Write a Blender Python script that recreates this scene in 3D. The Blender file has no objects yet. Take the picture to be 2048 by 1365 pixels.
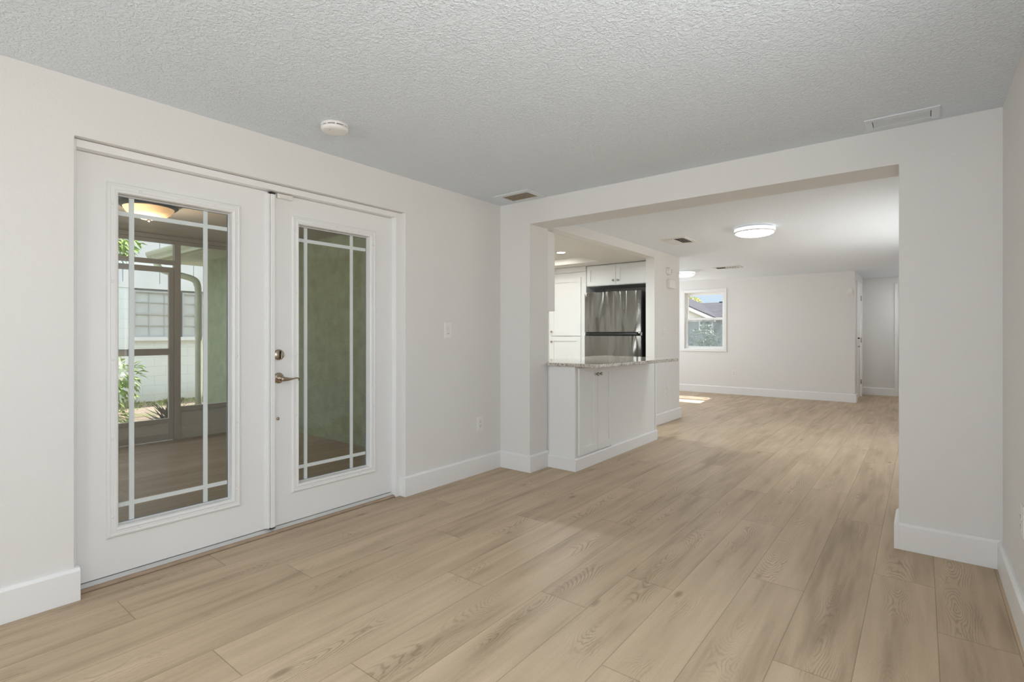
import bpy, bmesh, math, random
from mathutils import Vector, Matrix
random.seed(7)
D = bpy.data
SC = bpy.context.scene
COL = SC.collection

# ------------------------------------------------------------------ camera, sky, sun, exposure
CAM_H = 1.168
F_PX, HORIZON, YAW = 1038.36, 667.96, math.radians(38.28)
cam_d = D.cameras.new('camera')
cam_d.sensor_width = 36.0
cam_d.lens = 36.0 * F_PX / 2048.0
cam_d.shift_y = -(1365 / 2 - HORIZON) / 2048.0
cam_d.clip_start, cam_d.clip_end = 0.02, 300
cam = D.objects.new('camera', cam_d)
COL.objects.link(cam)
cam.location = (0, 0, CAM_H)
cam.rotation_euler = (math.radians(90), 0, YAW)
SC.camera = cam

SC.view_settings.view_transform = 'Standard'
SC.view_settings.look = 'None'
SC.view_settings.gamma = 1
SC.view_settings.use_curve_mapping = False
SC.view_settings.exposure = 0.10
SC.cycles.use_denoising = True
SC.cycles.max_bounces = 11
SC.cycles.diffuse_bounces = 6
SC.cycles.transparent_max_bounces = 24
SC.cycles.sample_clamp_indirect = 6.0
SC.cycles.caustics_reflective = False
SC.cycles.caustics_refractive = False

world = D.worlds.new('sky')
SC.world = world
world.use_nodes = True
bg = world.node_tree.nodes['Background']
# pale blue at the horizon, brighter thin cloud high up
wt = world.node_tree
w_tc = wt.nodes.new('ShaderNodeTexCoord')
w_sep = wt.nodes.new('ShaderNodeSeparateXYZ')
w_ramp = wt.nodes.new('ShaderNodeValToRGB')
wt.links.new(w_tc.outputs['Generated'], w_sep.inputs[0])
wt.links.new(w_sep.outputs[2], w_ramp.inputs['Fac'])
we = w_ramp.color_ramp.elements
we[0].position, we[0].color = 0.02, (0.20, 0.25, 0.30, 1)
we[1].position, we[1].color = 0.75, (1.0, 1.08, 1.17, 1)
wk = we.new(0.20)
wk.color = (0.24, 0.285, 0.335, 1)
wt.links.new(w_ramp.outputs['Color'], bg.inputs['Color'])
bg.inputs['Strength'].default_value = 3.0

def lamp(name, kind, loc, direction, power, color=(1, 1, 1), size=(1, 1), angle=None):
    l = D.lights.new(name, kind)
    l.energy = power
    l.color = color
    if kind == 'AREA':
        l.shape = 'RECTANGLE'
        l.size, l.size_y = size
    if angle is not None:
        l.angle = angle
    o = D.objects.new(name, l)
    COL.objects.link(o)
    o.location = loc
    o.rotation_euler = Vector(direction).to_track_quat('-Z', 'Y').to_euler()
    return o

lamp('sun', 'SUN', (0, 30, 30), (0.085, -1.0, -1.08), 13.0, (1.0, 0.95, 0.87), angle=math.radians(0.6))
# assumed rear window lamp, unseen; the three side window lamps are added fill
LAMP_TINT = (0.89, 0.943, 1.0)
lamp('assumed_rear_window_lamp', 'AREA', (-1.95, -4.52, 1.30), (0.1, 1, 1.3), 105, LAMP_TINT, (1.5, 1.3))  # added lamp for an assumed window, tilted up to lift the near ceiling
lamp('right_wall_fill', 'AREA', (0.305, 0.6, 1.30), (-1, 0.45, 0.6), 30, LAMP_TINT, (2.3, 1.3))  # added fill for the left wall and french doors
lamp('living_window_fill', 'AREA', (-6.38, 9.0, 1.0), (0.5, 0, 1.0), 95, LAMP_TINT, (1.8, 1.8))  # added fill, tilted up to lift the far ceiling
lamp('living_right_fill', 'AREA', (0.305, 6.4, 1.15), (-1, 0.1, 0.9), 17, LAMP_TINT, (2.6, 1.2))  # added fill for the cabinet fronts and the opening's jamb

# ------------------------------------------------------------------ materials
def new_mat(name):
    m = D.materials.new(name)
    m.use_nodes = True
    nt = m.node_tree
    b = nt.nodes['Principled BSDF']
    return m, nt, b

def N(nt, t, **kw):
    n = nt.nodes.new(t)
    for k, v in kw.items():
        setattr(n, k, v)
    return n

def L(nt, a, b):
    nt.links.new(a, b)

def mth(nt, op, a, b=None, c=None):
    n = N(nt, 'ShaderNodeMath', operation=op)
    for i, x in enumerate((a, b, c)):
        if x is None:
            continue
        if isinstance(x, (int, float)):
            n.inputs[i].default_value = x
        else:
            L(nt, x, n.inputs[i])
    return n.outputs[0]

def plain(name, col, rough=0.5, metal=0.0, bump=None, spec=0.5, vary=0.0, vscale=3.0, coat=0.0):
    """bump = (noise scale, strength, distance); vary = tonal mottling of the thing itself"""
    m, nt, b = new_mat(name)
    b.inputs['Base Color'].default_value = (*col, 1)
    b.inputs['Roughness'].default_value = rough
    b.inputs['Metallic'].default_value = metal
    b.inputs['Specular IOR Level'].default_value = spec
    b.inputs['Coat Weight'].default_value = coat
    tc = N(nt, 'ShaderNodeTexCoord')
    if bump:
        n = N(nt, 'ShaderNodeTexNoise')
        n.inputs['Scale'].default_value = bump[0]
        n.inputs['Detail'].default_value = 3
        L(nt, tc.outputs['Object'], n.inputs['Vector'])
        bp = N(nt, 'ShaderNodeBump')
        bp.inputs['Strength'].default_value = bump[1]
        bp.inputs['Distance'].default_value = bump[2]
        L(nt, n.outputs['Fac'], bp.inputs['Height'])
        L(nt, bp.outputs['Normal'], b.inputs['Normal'])
    if vary:
        n = N(nt, 'ShaderNodeTexNoise')
        n.inputs['Scale'].default_value = vscale
        n.inputs['Detail'].default_value = 4
        L(nt, tc.outputs['Object'], n.inputs['Vector'])
        r = N(nt, 'ShaderNodeValToRGB')
        r.color_ramp.elements[0].position = 0.3
        r.color_ramp.elements[1].position = 0.7
        r.color_ramp.elements[0].color = (*[c * (1 - vary) for c in col], 1)
        r.color_ramp.elements[1].color = (*[min(1, c * (1 + vary)) for c in col], 1)
        L(nt, n.outputs['Fac'], r.inputs['Fac'])
        L(nt, r.outputs['Color'], b.inputs['Base Color'])
    return m

def emit(name, col, strength):
    m, nt, b = new_mat(name)
    b.inputs['Base Color'].default_value = (*col, 1)
    b.inputs['Emission Color'].default_value = (*col, 1)
    b.inputs['Emission Strength'].default_value = strength
    return m

def glass(name, tint=(0.965, 0.975, 0.975), ior=1.45, rough=0.0):
    m, nt, b = new_mat(name)
    nt.nodes.remove(b)
    out = nt.nodes['Material Output']
    tr = N(nt, 'ShaderNodeBsdfTransparent')
    tr.inputs['Color'].default_value = (*tint, 1)
    gl = N(nt, 'ShaderNodeBsdfGlossy')
    gl.inputs['Roughness'].default_value = rough
    fr = N(nt, 'ShaderNodeFresnel')
    # thin pane: the same reflectance from either side of each face
    ge = N(nt, 'ShaderNodeNewGeometry')
    ii = N(nt, 'ShaderNodeMapRange')
    ii.inputs['To Min'].default_value = ior
    ii.inputs['To Max'].default_value = 1.0 / ior
    L(nt, ge.outputs['Backfacing'], ii.inputs['Value'])
    L(nt, ii.outputs[0], fr.inputs['IOR'])
    mx = N(nt, 'ShaderNodeMixShader')
    L(nt, fr.outputs[0], mx.inputs[0])
    L(nt, tr.outputs[0], mx.inputs[1])
    L(nt, gl.outputs[0], mx.inputs[2])
    L(nt, mx.outputs[0], out.inputs['Surface'])
    return m

def veil(name, col, opacity, noise=None, transl=0.0):
    """insect screen / protective film: partly see-through diffuse sheet"""
    m, nt, b = new_mat(name)
    nt.nodes.remove(b)
    out = nt.nodes['Material Output']
    tr = N(nt, 'ShaderNodeBsdfTransparent')
    df = N(nt, 'ShaderNodeBsdfDiffuse')
    df.inputs['Color'].default_value = (*col, 1)
    mx = N(nt, 'ShaderNodeMixShader')
    mx.inputs[0].default_value = opacity
    src = df.outputs[0]
    if transl:
        tl = N(nt, 'ShaderNodeBsdfTranslucent')
        tl.inputs['Color'].default_value = (*col, 1)
        m2 = N(nt, 'ShaderNodeMixShader')
        m2.inputs[0].default_value = transl
        L(nt, df.outputs[0], m2.inputs[1])
        L(nt, tl.outputs[0], m2.inputs[2])
        src = m2.outputs[0]
    if noise:
        tc = N(nt, 'ShaderNodeTexCoord')
        n = N(nt, 'ShaderNodeTexNoise')
        n.inputs['Scale'].default_value = noise
        n.inputs['Detail'].default_value = 5
        n.inputs['Distortion'].default_value = 2.5
        L(nt, tc.outputs['Object'], n.inputs['Vector'])
        r = N(nt, 'ShaderNodeMapRange')
        r.inputs['From Min'].default_value = 0.35
        r.inputs['From Max'].default_value = 0.7
        r.inputs['To Min'].default_value = opacity * 0.6
        r.inputs['To Max'].default_value = min(0.95, opacity * 1.7)
        L(nt, n.outputs['Fac'], r.inputs['Value'])
        L(nt, r.outputs[0], mx.inputs[0])
    L(nt, tr.outputs[0], mx.inputs[1])
    L(nt, src, mx.inputs[2])
    L(nt, mx.outputs[0], out.inputs['Surface'])
    return m

def ceiling_mat(name, col, scale, strength, dist, patch=None):
    m, nt, b = new_mat(name)
    b.inputs['Base Color'].default_value = (*col, 1)
    b.inputs['Roughness'].default_value = 0.75
    b.inputs['Specular IOR Level'].default_value = 0.25
    tc = N(nt, 'ShaderNodeTexCoord')
    n1 = N(nt, 'ShaderNodeTexNoise')
    n1.inputs['Scale'].default_value = scale
    n1.inputs['Detail'].default_value = 2.5
    n1.inputs['Distortion'].default_value = 0.8
    L(nt, tc.outputs['Object'], n1.inputs['Vector'])
    r = N(nt, 'ShaderNodeMapRange', interpolation_type='SMOOTHSTEP')
    r.inputs['From Min'].default_value = 0.40
    r.inputs['From Max'].default_value = 0.66
    L(nt, n1.outputs['Fac'], r.inputs['Value'])
    n2 = N(nt, 'ShaderNodeTexNoise')
    n2.inputs['Scale'].default_value = scale * 3.2
    n2.inputs['Detail'].default_value = 2
    L(nt, tc.outputs['Object'], n2.inputs['Vector'])
    h = mth(nt, 'MULTIPLY_ADD', n2.outputs['Fac'], 0.35, r.outputs[0])
    if patch:                        # a re-textured repair where an old fixture hung
        d = N(nt, 'ShaderNodeVectorMath', operation='DISTANCE')
        d.inputs[1].default_value = patch
        L(nt, tc.outputs['Object'], d.inputs[0])
        k = N(nt, 'ShaderNodeMapRange', interpolation_type='SMOOTHSTEP')
        k.inputs['From Min'].default_value = 0.08
        k.inputs['From Max'].default_value = 0.17
        k.inputs['To Min'].default_value = 1.0
        k.inputs['To Max'].default_value = 0.0
        L(nt, d.outputs['Value'], k.inputs['Value'])
        n3 = N(nt, 'ShaderNodeTexNoise')
        n3.inputs['Scale'].default_value = 95
        n3.inputs['Detail'].default_value = 3
        L(nt, tc.outputs['Object'], n3.inputs['Vector'])
        h = mth(nt, 'ADD', h, mth(nt, 'MULTIPLY', k.outputs[0], mth(nt, 'MULTIPLY', n3.outputs['Fac'], 1.6)))
    bp = N(nt, 'ShaderNodeBump')
    bp.inputs['Strength'].default_value = strength
    bp.inputs['Distance'].default_value = dist
    L(nt, h, bp.inputs['Height'])
    L(nt, bp.outputs['Normal'], b.inputs['Normal'])
    return m

def wood_mat(name, c_light, c_mid, c_dark, c_grain, rough):
    """oak planks: UV = metres inside one plank (u along, v across); colour attribute 'plank' = random per plank"""
    m, nt, b = new_mat(name)
    uv = N(nt, 'ShaderNodeUVMap', uv_map='plank_uv')
    sx = N(nt, 'ShaderNodeSeparateXYZ')
    L(nt, uv.outputs[0], sx.inputs[0])
    u, v = sx.outputs[0], sx.outputs[1]
    at = N(nt, 'ShaderNodeAttribute', attribute_name='plank')
    sr = N(nt, 'ShaderNodeSeparateColor')
    L(nt, at.outputs['Color'], sr.inputs[0])
    r1, r2, r3 = sr.outputs[0], sr.outputs[1], sr.outputs[2]
    uo = mth(nt, 'MULTIPLY_ADD', r1, 37.0, u)            # every plank looks at its own bit of wood
    vo = mth(nt, 'MULTIPLY_ADD', r2, 23.0, v)

    def noise(x, y, sx_, sy_, detail=3, dist=0.0, seed=0.0):
        c = N(nt, 'ShaderNodeCombineXYZ')
        L(nt, mth(nt, 'MULTIPLY', x, sx_), c.inputs[0])
        L(nt, mth(nt, 'MULTIPLY', y, sy_), c.inputs[1])
        c.inputs[2].default_value = seed
        n = N(nt, 'ShaderNodeTexNoise')
        n.inputs['Scale'].default_value = 1.0
        n.inputs['Detail'].default_value = detail
        n.inputs['Distortion'].default_value = dist
        L(nt, c.outputs[0], n.inputs['Vector'])
        return n.outputs['Fac']
    # cathedral rings: a tilted stack of growth rings cut by the plank
    tilt = noise(uo, vo, 0.9, 0.0, 2, 0, 3.1)
    wob = noise(uo, vo, 4.0, 16.0, 4, 0.3, 7.7)
    depth = mth(nt, 'MULTIPLY_ADD', mth(nt, 'SUBTRACT', tilt, 0.5), 0.75, mth(nt, 'MULTIPLY', mth(nt, 'SUBTRACT', wob, 0.5), 0.05))
    vc = mth(nt, 'SUBTRACT', v, mth(nt, 'MULTIPLY_ADD', r3, 0.10, 0.065))
    vw = mth(nt, 'MULTIPLY_ADD', wob, 0.05, vc)
    rr = mth(nt, 'SQRT', mth(nt, 'ADD', mth(nt, 'MULTIPLY', vw, vw), mth(nt, 'MULTIPLY', mth(nt, 'MULTIPLY', depth, depth), 0.55)))
    ring = mth(nt, 'SINE', mth(nt, 'MULTIPLY', rr, 760.0))
    ring = mth(nt, 'POWER', mth(nt, 'MULTIPLY_ADD', ring, 0.5, 0.5), 3.5)
    near_heart = N(nt, 'ShaderNodeMapRange', interpolation_type='SMOOTHSTEP')
    L(nt, mth(nt, 'ABSOLUTE', vc), near_heart.inputs['Value'])
    near_heart.inputs['From Min'].default_value = 0.015
    near_heart.inputs['From Max'].default_value = 0.085
    near_heart.inputs['To Min'].default_value = 1.0
    near_heart.inputs['To Max'].default_value = 0.12
    patch = N(nt, 'ShaderNodeMapRange', interpolation_type='SMOOTHSTEP')
    L(nt, noise(uo, vo, 2.6, 5.0, 2, 0, 1.3), patch.inputs['Value'])
    patch.inputs['From Min'].default_value = 0.42
    patch.inputs['From Max'].default_value = 0.62
    ringm = mth(nt, 'MULTIPLY', ring, mth(nt, 'MULTIPLY', near_heart.outputs[0], patch.outputs[0]))
    # broad tone clouds along the plank, fine pores
    cloud = noise(uo, vo, 1.1, 9.0, 3, 0.4, 5.5)
    streak = noise(uo, vo, 1.6, 26.0, 2, 0.6, 9.2)
    pore = noise(uo, vo, 55.0, 420.0, 2, 0, 2.2)
    tone = mth(nt, 'ADD', mth(nt, 'MULTIPLY_ADD', cloud, 0.85, mth(nt, 'MULTIPLY', streak, 0.40)), mth(nt, 'MULTIPLY', r1, 0.14))
    ramp = N(nt, 'ShaderNodeValToRGB')
    e = ramp.color_ramp.elements
    e[0].position, e[0].color = 0.45, (*c_dark, 1)
    e[1].position, e[1].color = 0.92, (*c_light, 1)
    k = e.new(0.66)
    k.color = (*c_mid, 1)
    L(nt, tone, ramp.inputs['Fac'])
    # knots
    vor = N(nt, 'ShaderNodeTexVoronoi', feature='F1')
    vor.inputs['Scale'].default_value = 1.0
    cc = N(nt, 'ShaderNodeCombineXYZ')
    L(nt, mth(nt, 'MULTIPLY', uo, 1.7), cc.inputs[0])
    L(nt, mth(nt, 'MULTIPLY', vo, 4.3), cc.inputs[1])
    L(nt, cc.outputs[0], vor.inputs['Vector'])
    kn = N(nt, 'ShaderNodeMapRange', interpolation_type='SMOOTHSTEP')
    L(nt, mth(nt, 'MULTIPLY_ADD', wob, 0.05, vor.outputs['Distance']), kn.inputs['Value'])
    kn.inputs['From Min'].default_value = 0.05
    kn.inputs['From Max'].default_value = 0.13
    kn.inputs['To Min'].default_value = 0.55
    kn.inputs['To Max'].default_value = 0.0
    dark = mth(nt, 'ADD', mth(nt, 'MULTIPLY', ringm, 0.42), mth(nt, 'MULTIPLY', mth(nt, 'SUBTRACT', 0.62, pore), 0.34))
    dark = mth(nt, 'MAXIMUM', mth(nt, 'MAXIMUM', dark, 0.0), kn.outputs[0])
    mix = N(nt, 'ShaderNodeMix', data_type='RGBA')
    L(nt, dark, mix.inputs['Factor'])
    L(nt, ramp.outputs['Color'], mix.inputs['A'])
    mix.inputs['B'].default_value = (*c_grain, 1)
    # seams
    W, LEN = PLANK_W, PLANK_L
    def edge(x, full, w):
        d = mth(nt, 'MINIMUM', x, mth(nt, 'SUBTRACT', full, x))
        s = N(nt, 'ShaderNodeMapRange', interpolation_type='SMOOTHSTEP')
        s.inputs['From Min'].default_value = 0.0
        s.inputs['From Max'].default_value = w
        s.inputs['To Min'].default_value = 1.0
        s.inputs['To Max'].default_value = 0.0
        L(nt, d, s.inputs['Value'])
        return s.outputs[0]
    seam = mth(nt, 'MAXIMUM', edge(v, W, 0.0022), edge(u, LEN, 0.0028))
    mix2 = N(nt, 'ShaderNodeMix', data_type='RGBA')
    L(nt, mth(nt, 'MULTIPLY', seam, 0.55), mix2.inputs['Factor'])
    L(nt, mix.outputs['Result'], mix2.inputs['A'])
    mix2.inputs['B'].default_value = (*[c * 0.45 for c in c_grain], 1)
    L(nt, mix2.outputs['Result'], b.inputs['Base Color'])
    b.inputs['Roughness'].default_value = rough
    b.inputs['Specular IOR Level'].default_value = 0.2
    bp = N(nt, 'ShaderNodeBump')
    bp.inputs['Strength'].default_value = 0.25
    bp.inputs['Distance'].default_value = 0.0015
    hgt = mth(nt, 'SUBTRACT', mth(nt, 'MULTIPLY', ringm, -0.25), mth(nt, 'ADD', seam, mth(nt, 'MULTIPLY', pore, 0.4)))
    L(nt, hgt, bp.inputs['Height'])
    L(nt, bp.outputs['Normal'], b.inputs['Normal'])
    return m

PLANK_W, PLANK_L, CE_Z = 0.2335, 1.826, 2.293
M = {}
M['wall'] = plain('warm_white_wall_paint', (0.757, 0.743, 0.722), 0.72, bump=(85, 0.28, 0.004), spec=0.3)
M['wall_smooth'] = plain('warm_white_smooth_paint', (0.757, 0.743, 0.722), 0.72, spec=0.3)
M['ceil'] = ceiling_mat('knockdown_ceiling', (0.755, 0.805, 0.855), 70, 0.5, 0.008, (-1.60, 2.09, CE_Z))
M['ceil2'] = ceiling_mat('knockdown_ceiling_living', (0.82, 0.865, 0.92), 60, 0.34, 0.008)
M['soffit'] = plain('kitchen_soffit_paint', (0.72, 0.70, 0.67), 0.7, spec=0.3)
M['trim'] = plain('white_trim_paint', (0.82, 0.815, 0.805), 0.38, spec=0.4)
M['door'] = plain('white_door_paint', (0.80, 0.795, 0.785), 0.42, bump=(240, 0.05, 0.001), spec=0.4)
M['frame'] = plain('white_plastic_moulding', (0.80, 0.795, 0.785), 0.33, spec=0.45)
M['muntin'] = plain('cool_white_muntin', (0.88, 0.90, 0.89), 0.4)
M['gasket'] = plain('grey_glazing_spacer', (0.25, 0.26, 0.25), 0.5)
M['cab'] = plain('white_cabinet_lacquer', (0.80, 0.80, 0.785), 0.35, spec=0.4)
M['dark'] = plain('dark_gap', (0.03, 0.026, 0.022), 0.8)
M['plastic'] = plain('white_plastic', (0.80, 0.785, 0.76), 0.4)
M['plastic_warm'] = plain('ivory_plastic', (0.76, 0.73, 0.68), 0.45)
M['slot'] = plain('dark_slots', (0.12, 0.11, 0.10), 0.6)
M['bronze'] = plain('satin_nickel_bronze', (0.43, 0.35, 0.27), 0.26, metal=1.0)
M['nickel'] = plain('brushed_nickel', (0.42, 0.38, 0.33), 0.3, metal=1.0)
M['black'] = plain('black_plastic', (0.012, 0.012, 0.013), 0.35)
M['alum'] = plain('aluminium_sill', (0.60, 0.60, 0.585), 0.45, metal=0.3)
M['trimwood'] = plain('oak_threshold', (0.36, 0.26, 0.18), 0.5, vary=0.12, vscale=18)
M['vent_brown'] = plain('dusty_brown_vent', (0.33, 0.27, 0.20), 0.6, vary=0.15, vscale=40)
M['vent_white'] = plain('white_vent_metal', (0.74, 0.73, 0.71), 0.45)
M['ceil_trim'] = plain('ceiling_painted_metal', (0.73, 0.77, 0.81), 0.55)
M['light_metal'] = plain('satin_white_metal', (0.78, 0.78, 0.77), 0.35)
M['led'] = emit('led_lens', (0.97, 0.985, 1.0), 16.0)
M['rim'] = emit('glowing_acrylic_rim', (0.97, 0.985, 1.0), 0.6)
M['panel_led'] = emit('panel_lens', (1.0, 0.97, 0.90), 5.0)
M['can'] = emit('recessed_lens', (1.0, 0.95, 0.86), 22.0)
M['glass'] = glass('door_glass')
M['glass_win'] = glass('window_glass', (0.97, 0.98, 0.98))
M['film'] = veil('protective_film', (0.46, 0.52, 0.55), 0.34, noise=3.0)
M['screen'] = veil('insect_screen', (0.42, 0.42, 0.40), 0.13)
# outdoors
M['green'] = plain('sage_stucco', (0.34, 0.40, 0.26), 0.85, bump=(55, 0.9, 0.02), vary=0.14, vscale=9)
M['green_trim'] = plain('pale_sage_trim', (0.52, 0.54, 0.42), 0.6, vary=0.06)
M['porch_frame'] = plain('taupe_aluminium', (0.44, 0.42, 0.40), 0.5)
M['porch_panel'] = plain('grey_kick_panel', (0.55, 0.55, 0.51), 0.6)
M['porch_ceiling'] = plain('porch_ceiling_paint', (0.50, 0.46, 0.41), 0.8, bump=(70, 0.4, 0.006))
M['bronze_dark'] = plain('oil_rubbed_bronze', (0.05, 0.04, 0.035), 0.4, metal=0.8)
def bowl_mat():
    m = emit('amber_glass_bowl', (1.0, 0.60, 0.28), 1.0)
    nt, b = m.node_tree, m.node_tree.nodes['Principled BSDF']
    tc = N(nt, 'ShaderNodeTexCoord')
    d = N(nt, 'ShaderNodeVectorMath', operation='DISTANCE')
    d.inputs[1].default_value = (0.02, -0.07, -0.055)      # the bulb inside the bowl
    L(nt, tc.outputs['Object'], d.inputs[0])
    r = N(nt, 'ShaderNodeMapRange', interpolation_type='SMOOTHSTEP')
    r.inputs['From Min'].default_value = 0.05
    r.inputs['From Max'].default_value = 0.22
    r.inputs['To Min'].default_value = 2.6
    r.inputs['To Max'].default_value = 0.55
    L(nt, d.outputs['Value'], r.inputs['Value'])
    L(nt, r.outputs[0], b.inputs['Emission Strength'])
    return m
M['amber'] = bowl_mat()
M['bark'] = plain('bark', (0.20, 0.15, 0.10), 0.9, bump=(40, 0.6, 0.02))
M['leaf'] = plain('bright_leaf', (0.30, 0.46, 0.08), 0.5, vary=0.45, vscale=9)
M['leaf_yellow'] = plain('yellow_green_leaf', (0.50, 0.48, 0.08), 0.5, vary=0.3, vscale=3)
M['weed'] = plain('weedy_grass', (0.27, 0.30, 0.09), 0.6, vary=0.5, vscale=7)
M['leaf_dark'] = plain('dark_leaf', (0.07, 0.14, 0.05), 0.5, vary=0.4, vscale=2)
M['agave'] = plain('agave_leaf', (0.10, 0.10, 0.075), 0.55, vary=0.3)
M['white_panel'] = plain('white_vertical_panel', (0.86, 0.88, 0.88), 0.7, vary=0.05, vscale=3)
M['white_metal'] = plain('grey_window_metal', (0.50, 0.51, 0.50), 0.5)
M['pane'] = plain('curtained_pane', (0.60, 0.63, 0.62), 0.12, vary=0.05, vscale=6)
M['grey_siding'] = plain('grey_lap_siding', (0.24, 0.25, 0.25), 0.7)
M['cream_siding'] = plain('cream_siding', (0.78, 0.76, 0.68), 0.7)
M['dark_pane'] = plain('dark_green_pane', (0.03, 0.09, 0.05), 0.15)  # pane base colour is a plain dark green
M['asphalt'] = plain('asphalt', (0.22, 0.22, 0.22), 0.9, vary=0.1)

def ground_mat():
    m, nt, b = new_mat('sandy_ground')
    tc = N(nt, 'ShaderNodeTexCoord')
    n = N(nt, 'ShaderNodeTexNoise')
    n.inputs['Scale'].default_value = 3.0
    n.inputs['Detail'].default_value = 8
    L(nt, tc.outputs['Object'], n.inputs['Vector'])
    r = N(nt, 'ShaderNodeValToRGB')
    e = r.color_ramp.elements
    e[0].position, e[0].color = 0.36, (0.20, 0.24, 0.09, 1)
    e[1].position, e[1].color = 0.62, (0.33, 0.255, 0.20, 1)
    k = e.new(0.47)
    k.color = (0.26, 0.20, 0.15, 1)
    L(nt, n.outputs['Fac'], r.inputs['Fac'])
    L(nt, r.outputs['Color'], b.inputs['Base Color'])
    b.inputs['Roughness'].default_value = 0.95
    return m
M['ground'] = ground_mat()

def block_mat():
    m, nt, b = new_mat('painted_block')
    tc = N(nt, 'ShaderNodeTexCoord')
    sp = N(nt, 'ShaderNodeSeparateXYZ')
    L(nt, tc.outputs['Object'], sp.inputs[0])
    cb = N(nt, 'ShaderNodeCombineXYZ')
    L(nt, sp.outputs[1], cb.inputs[0])
    L(nt, mth(nt, 'ADD', sp.outputs[2], 0.056), cb.inputs[1])
    br = N(nt, 'ShaderNodeTexBrick')
    br.inputs['Scale'].default_value = 1.0
    br.inputs['Brick Width'].default_value = 0.38
    br.inputs['Row Height'].default_value = 0.18
    br.inputs['Mortar Size'].default_value = 0.006
    br.inputs['Mortar Smooth'].default_value = 0.4
    br.inputs['Color1'].default_value = (0.86, 0.90, 0.88, 1)
    br.inputs['Color2'].default_value = (0.84, 0.88, 0.86, 1)
    br.inputs['Mortar'].default_value = (0.68, 0.72, 0.70, 1)
    L(nt, cb.outputs[0], br.inputs['Vector'])
    # earth splash at the foot of the wall (a stain with its own edge)
    n = N(nt, 'ShaderNodeTexNoise')
    n.inputs['Scale'].default_value = 4
    L(nt, tc.outputs['Object'], n.inputs['Vector'])
    s = N(nt, 'ShaderNodeMapRange', interpolation_type='SMOOTHSTEP')
    L(nt, mth(nt, 'MULTIPLY_ADD', n.outputs['Fac'], -0.35, sp.outputs[2]), s.inputs['Value'])
    s.inputs['From Min'].default_value = -0.2
    s.inputs['From Max'].default_value = 0.12
    s.inputs['To Min'].default_value = 0.5
    s.inputs['To Max'].default_value = 0.0
    mx = N(nt, 'ShaderNodeMix', data_type='RGBA')
    L(nt, s.outputs[0], mx.inputs['Factor'])
    L(nt, br.outputs['Color'], mx.inputs['A'])
    mx.inputs['B'].default_value = (0.62, 0.58, 0.42, 1)
    L(nt, mx.outputs['Result'], b.inputs['Base Color'])
    b.inputs['Roughness'].default_value = 0.8
    return m
M['block'] = block_mat()

def granite_mat():
    m, nt, b = new_mat('speckled_granite')
    tc = N(nt, 'ShaderNodeTexCoord')
    n = N(nt, 'ShaderNodeTexNoise')
    n.inputs['Scale'].default_value = 80
    n.inputs['Detail'].default_value = 6
    L(nt, tc.outputs['Object'], n.inputs['Vector'])
    r = N(nt, 'ShaderNodeValToRGB')
    e = r.color_ramp.elements
    e[0].position, e[0].color = 0.33, (0.10, 0.085, 0.07, 1)
    e[1].position, e[1].color = 0.66, (0.66, 0.61, 0.54, 1)
    for p, c in ((0.42, (0.30, 0.265, 0.22)), (0.50, (0.50, 0.455, 0.39)), (0.58, (0.60, 0.57, 0.52))):
        k = e.new(p)
        k.color = (*c, 1)
    n2 = N(nt, 'ShaderNodeTexNoise')
    n2.inputs['Scale'].default_value = 9
    n2.inputs['Detail'].default_value = 3
    L(nt, tc.outputs['Object'], n2.inputs['Vector'])
    L(nt, mth(nt, 'ADD', mth(nt, 'MULTIPLY', n.outputs['Fac'], 0.8), mth(nt, 'MULTIPLY', n2.outputs['Fac'], 0.22)), r.inputs['Fac'])
    L(nt, r.outputs['Color'], b.inputs['Base Color'])
    b.inputs['Roughness'].default_value = 0.07
    b.inputs['Specular IOR Level'].default_value = 0.6
    return m
M['granite'] = granite_mat()

def steel_mat():
    m, nt, b = new_mat('brushed_stainless')
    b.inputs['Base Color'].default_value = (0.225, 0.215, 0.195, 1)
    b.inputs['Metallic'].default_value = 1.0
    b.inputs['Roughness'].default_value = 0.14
    tc = N(nt, 'ShaderNodeTexCoord')
    mp = N(nt, 'ShaderNodeMapping')
    mp.inputs['Scale'].default_value = (4.6, 1, 0.7)
    mp.inputs['Rotation'].default_value = (0, math.radians(14), 0)
    L(nt, tc.outputs['Object'], mp.inputs['Vector'])
    n = N(nt, 'ShaderNodeTexNoise')
    n.inputs['Scale'].default_value = 1.0
    n.inputs['Detail'].default_value = 0.6
    L(nt, mp.outputs[0], n.inputs['Vector'])
    bp = N(nt, 'ShaderNodeBump')
    bp.inputs['Strength'].default_value = 0.9
    bp.inputs['Distance'].default_value = 0.16
    L(nt, n.outputs['Fac'], bp.inputs['Height'])
    L(nt, bp.outputs['Normal'], b.inputs['Normal'])
    return m
M['steel'] = steel_mat()

def shingle_mat():
    m, nt, b = new_mat('grey_shingles')
    tc = N(nt, 'ShaderNodeTexCoord')
    br = N(nt, 'ShaderNodeTexBrick')
    br.inputs['Scale'].default_value = 1.0
    br.inputs['Brick Width'].default_value = 0.55
    br.inputs['Row Height'].default_value = 0.17
    br.inputs['Mortar Size'].default_value = 0.02
    br.inputs['Color1'].default_value = (0.055, 0.054, 0.064, 1)
    br.inputs['Color2'].default_value = (0.105, 0.10, 0.115, 1)
    br.inputs['Mortar'].default_value = (0.035, 0.034, 0.04, 1)
    mp = N(nt, 'ShaderNodeMapping')
    L(nt, tc.outputs['Object'], mp.inputs['Vector'])
    L(nt, mp.outputs[0], br.inputs['Vector'])
    L(nt, br.outputs['Color'], b.inputs['Base Color'])
    b.inputs['Roughness'].default_value = 1.0
    b.inputs['Specular IOR Level'].default_value = 0.05
    return m
M['shingle'] = shingle_mat()
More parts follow.
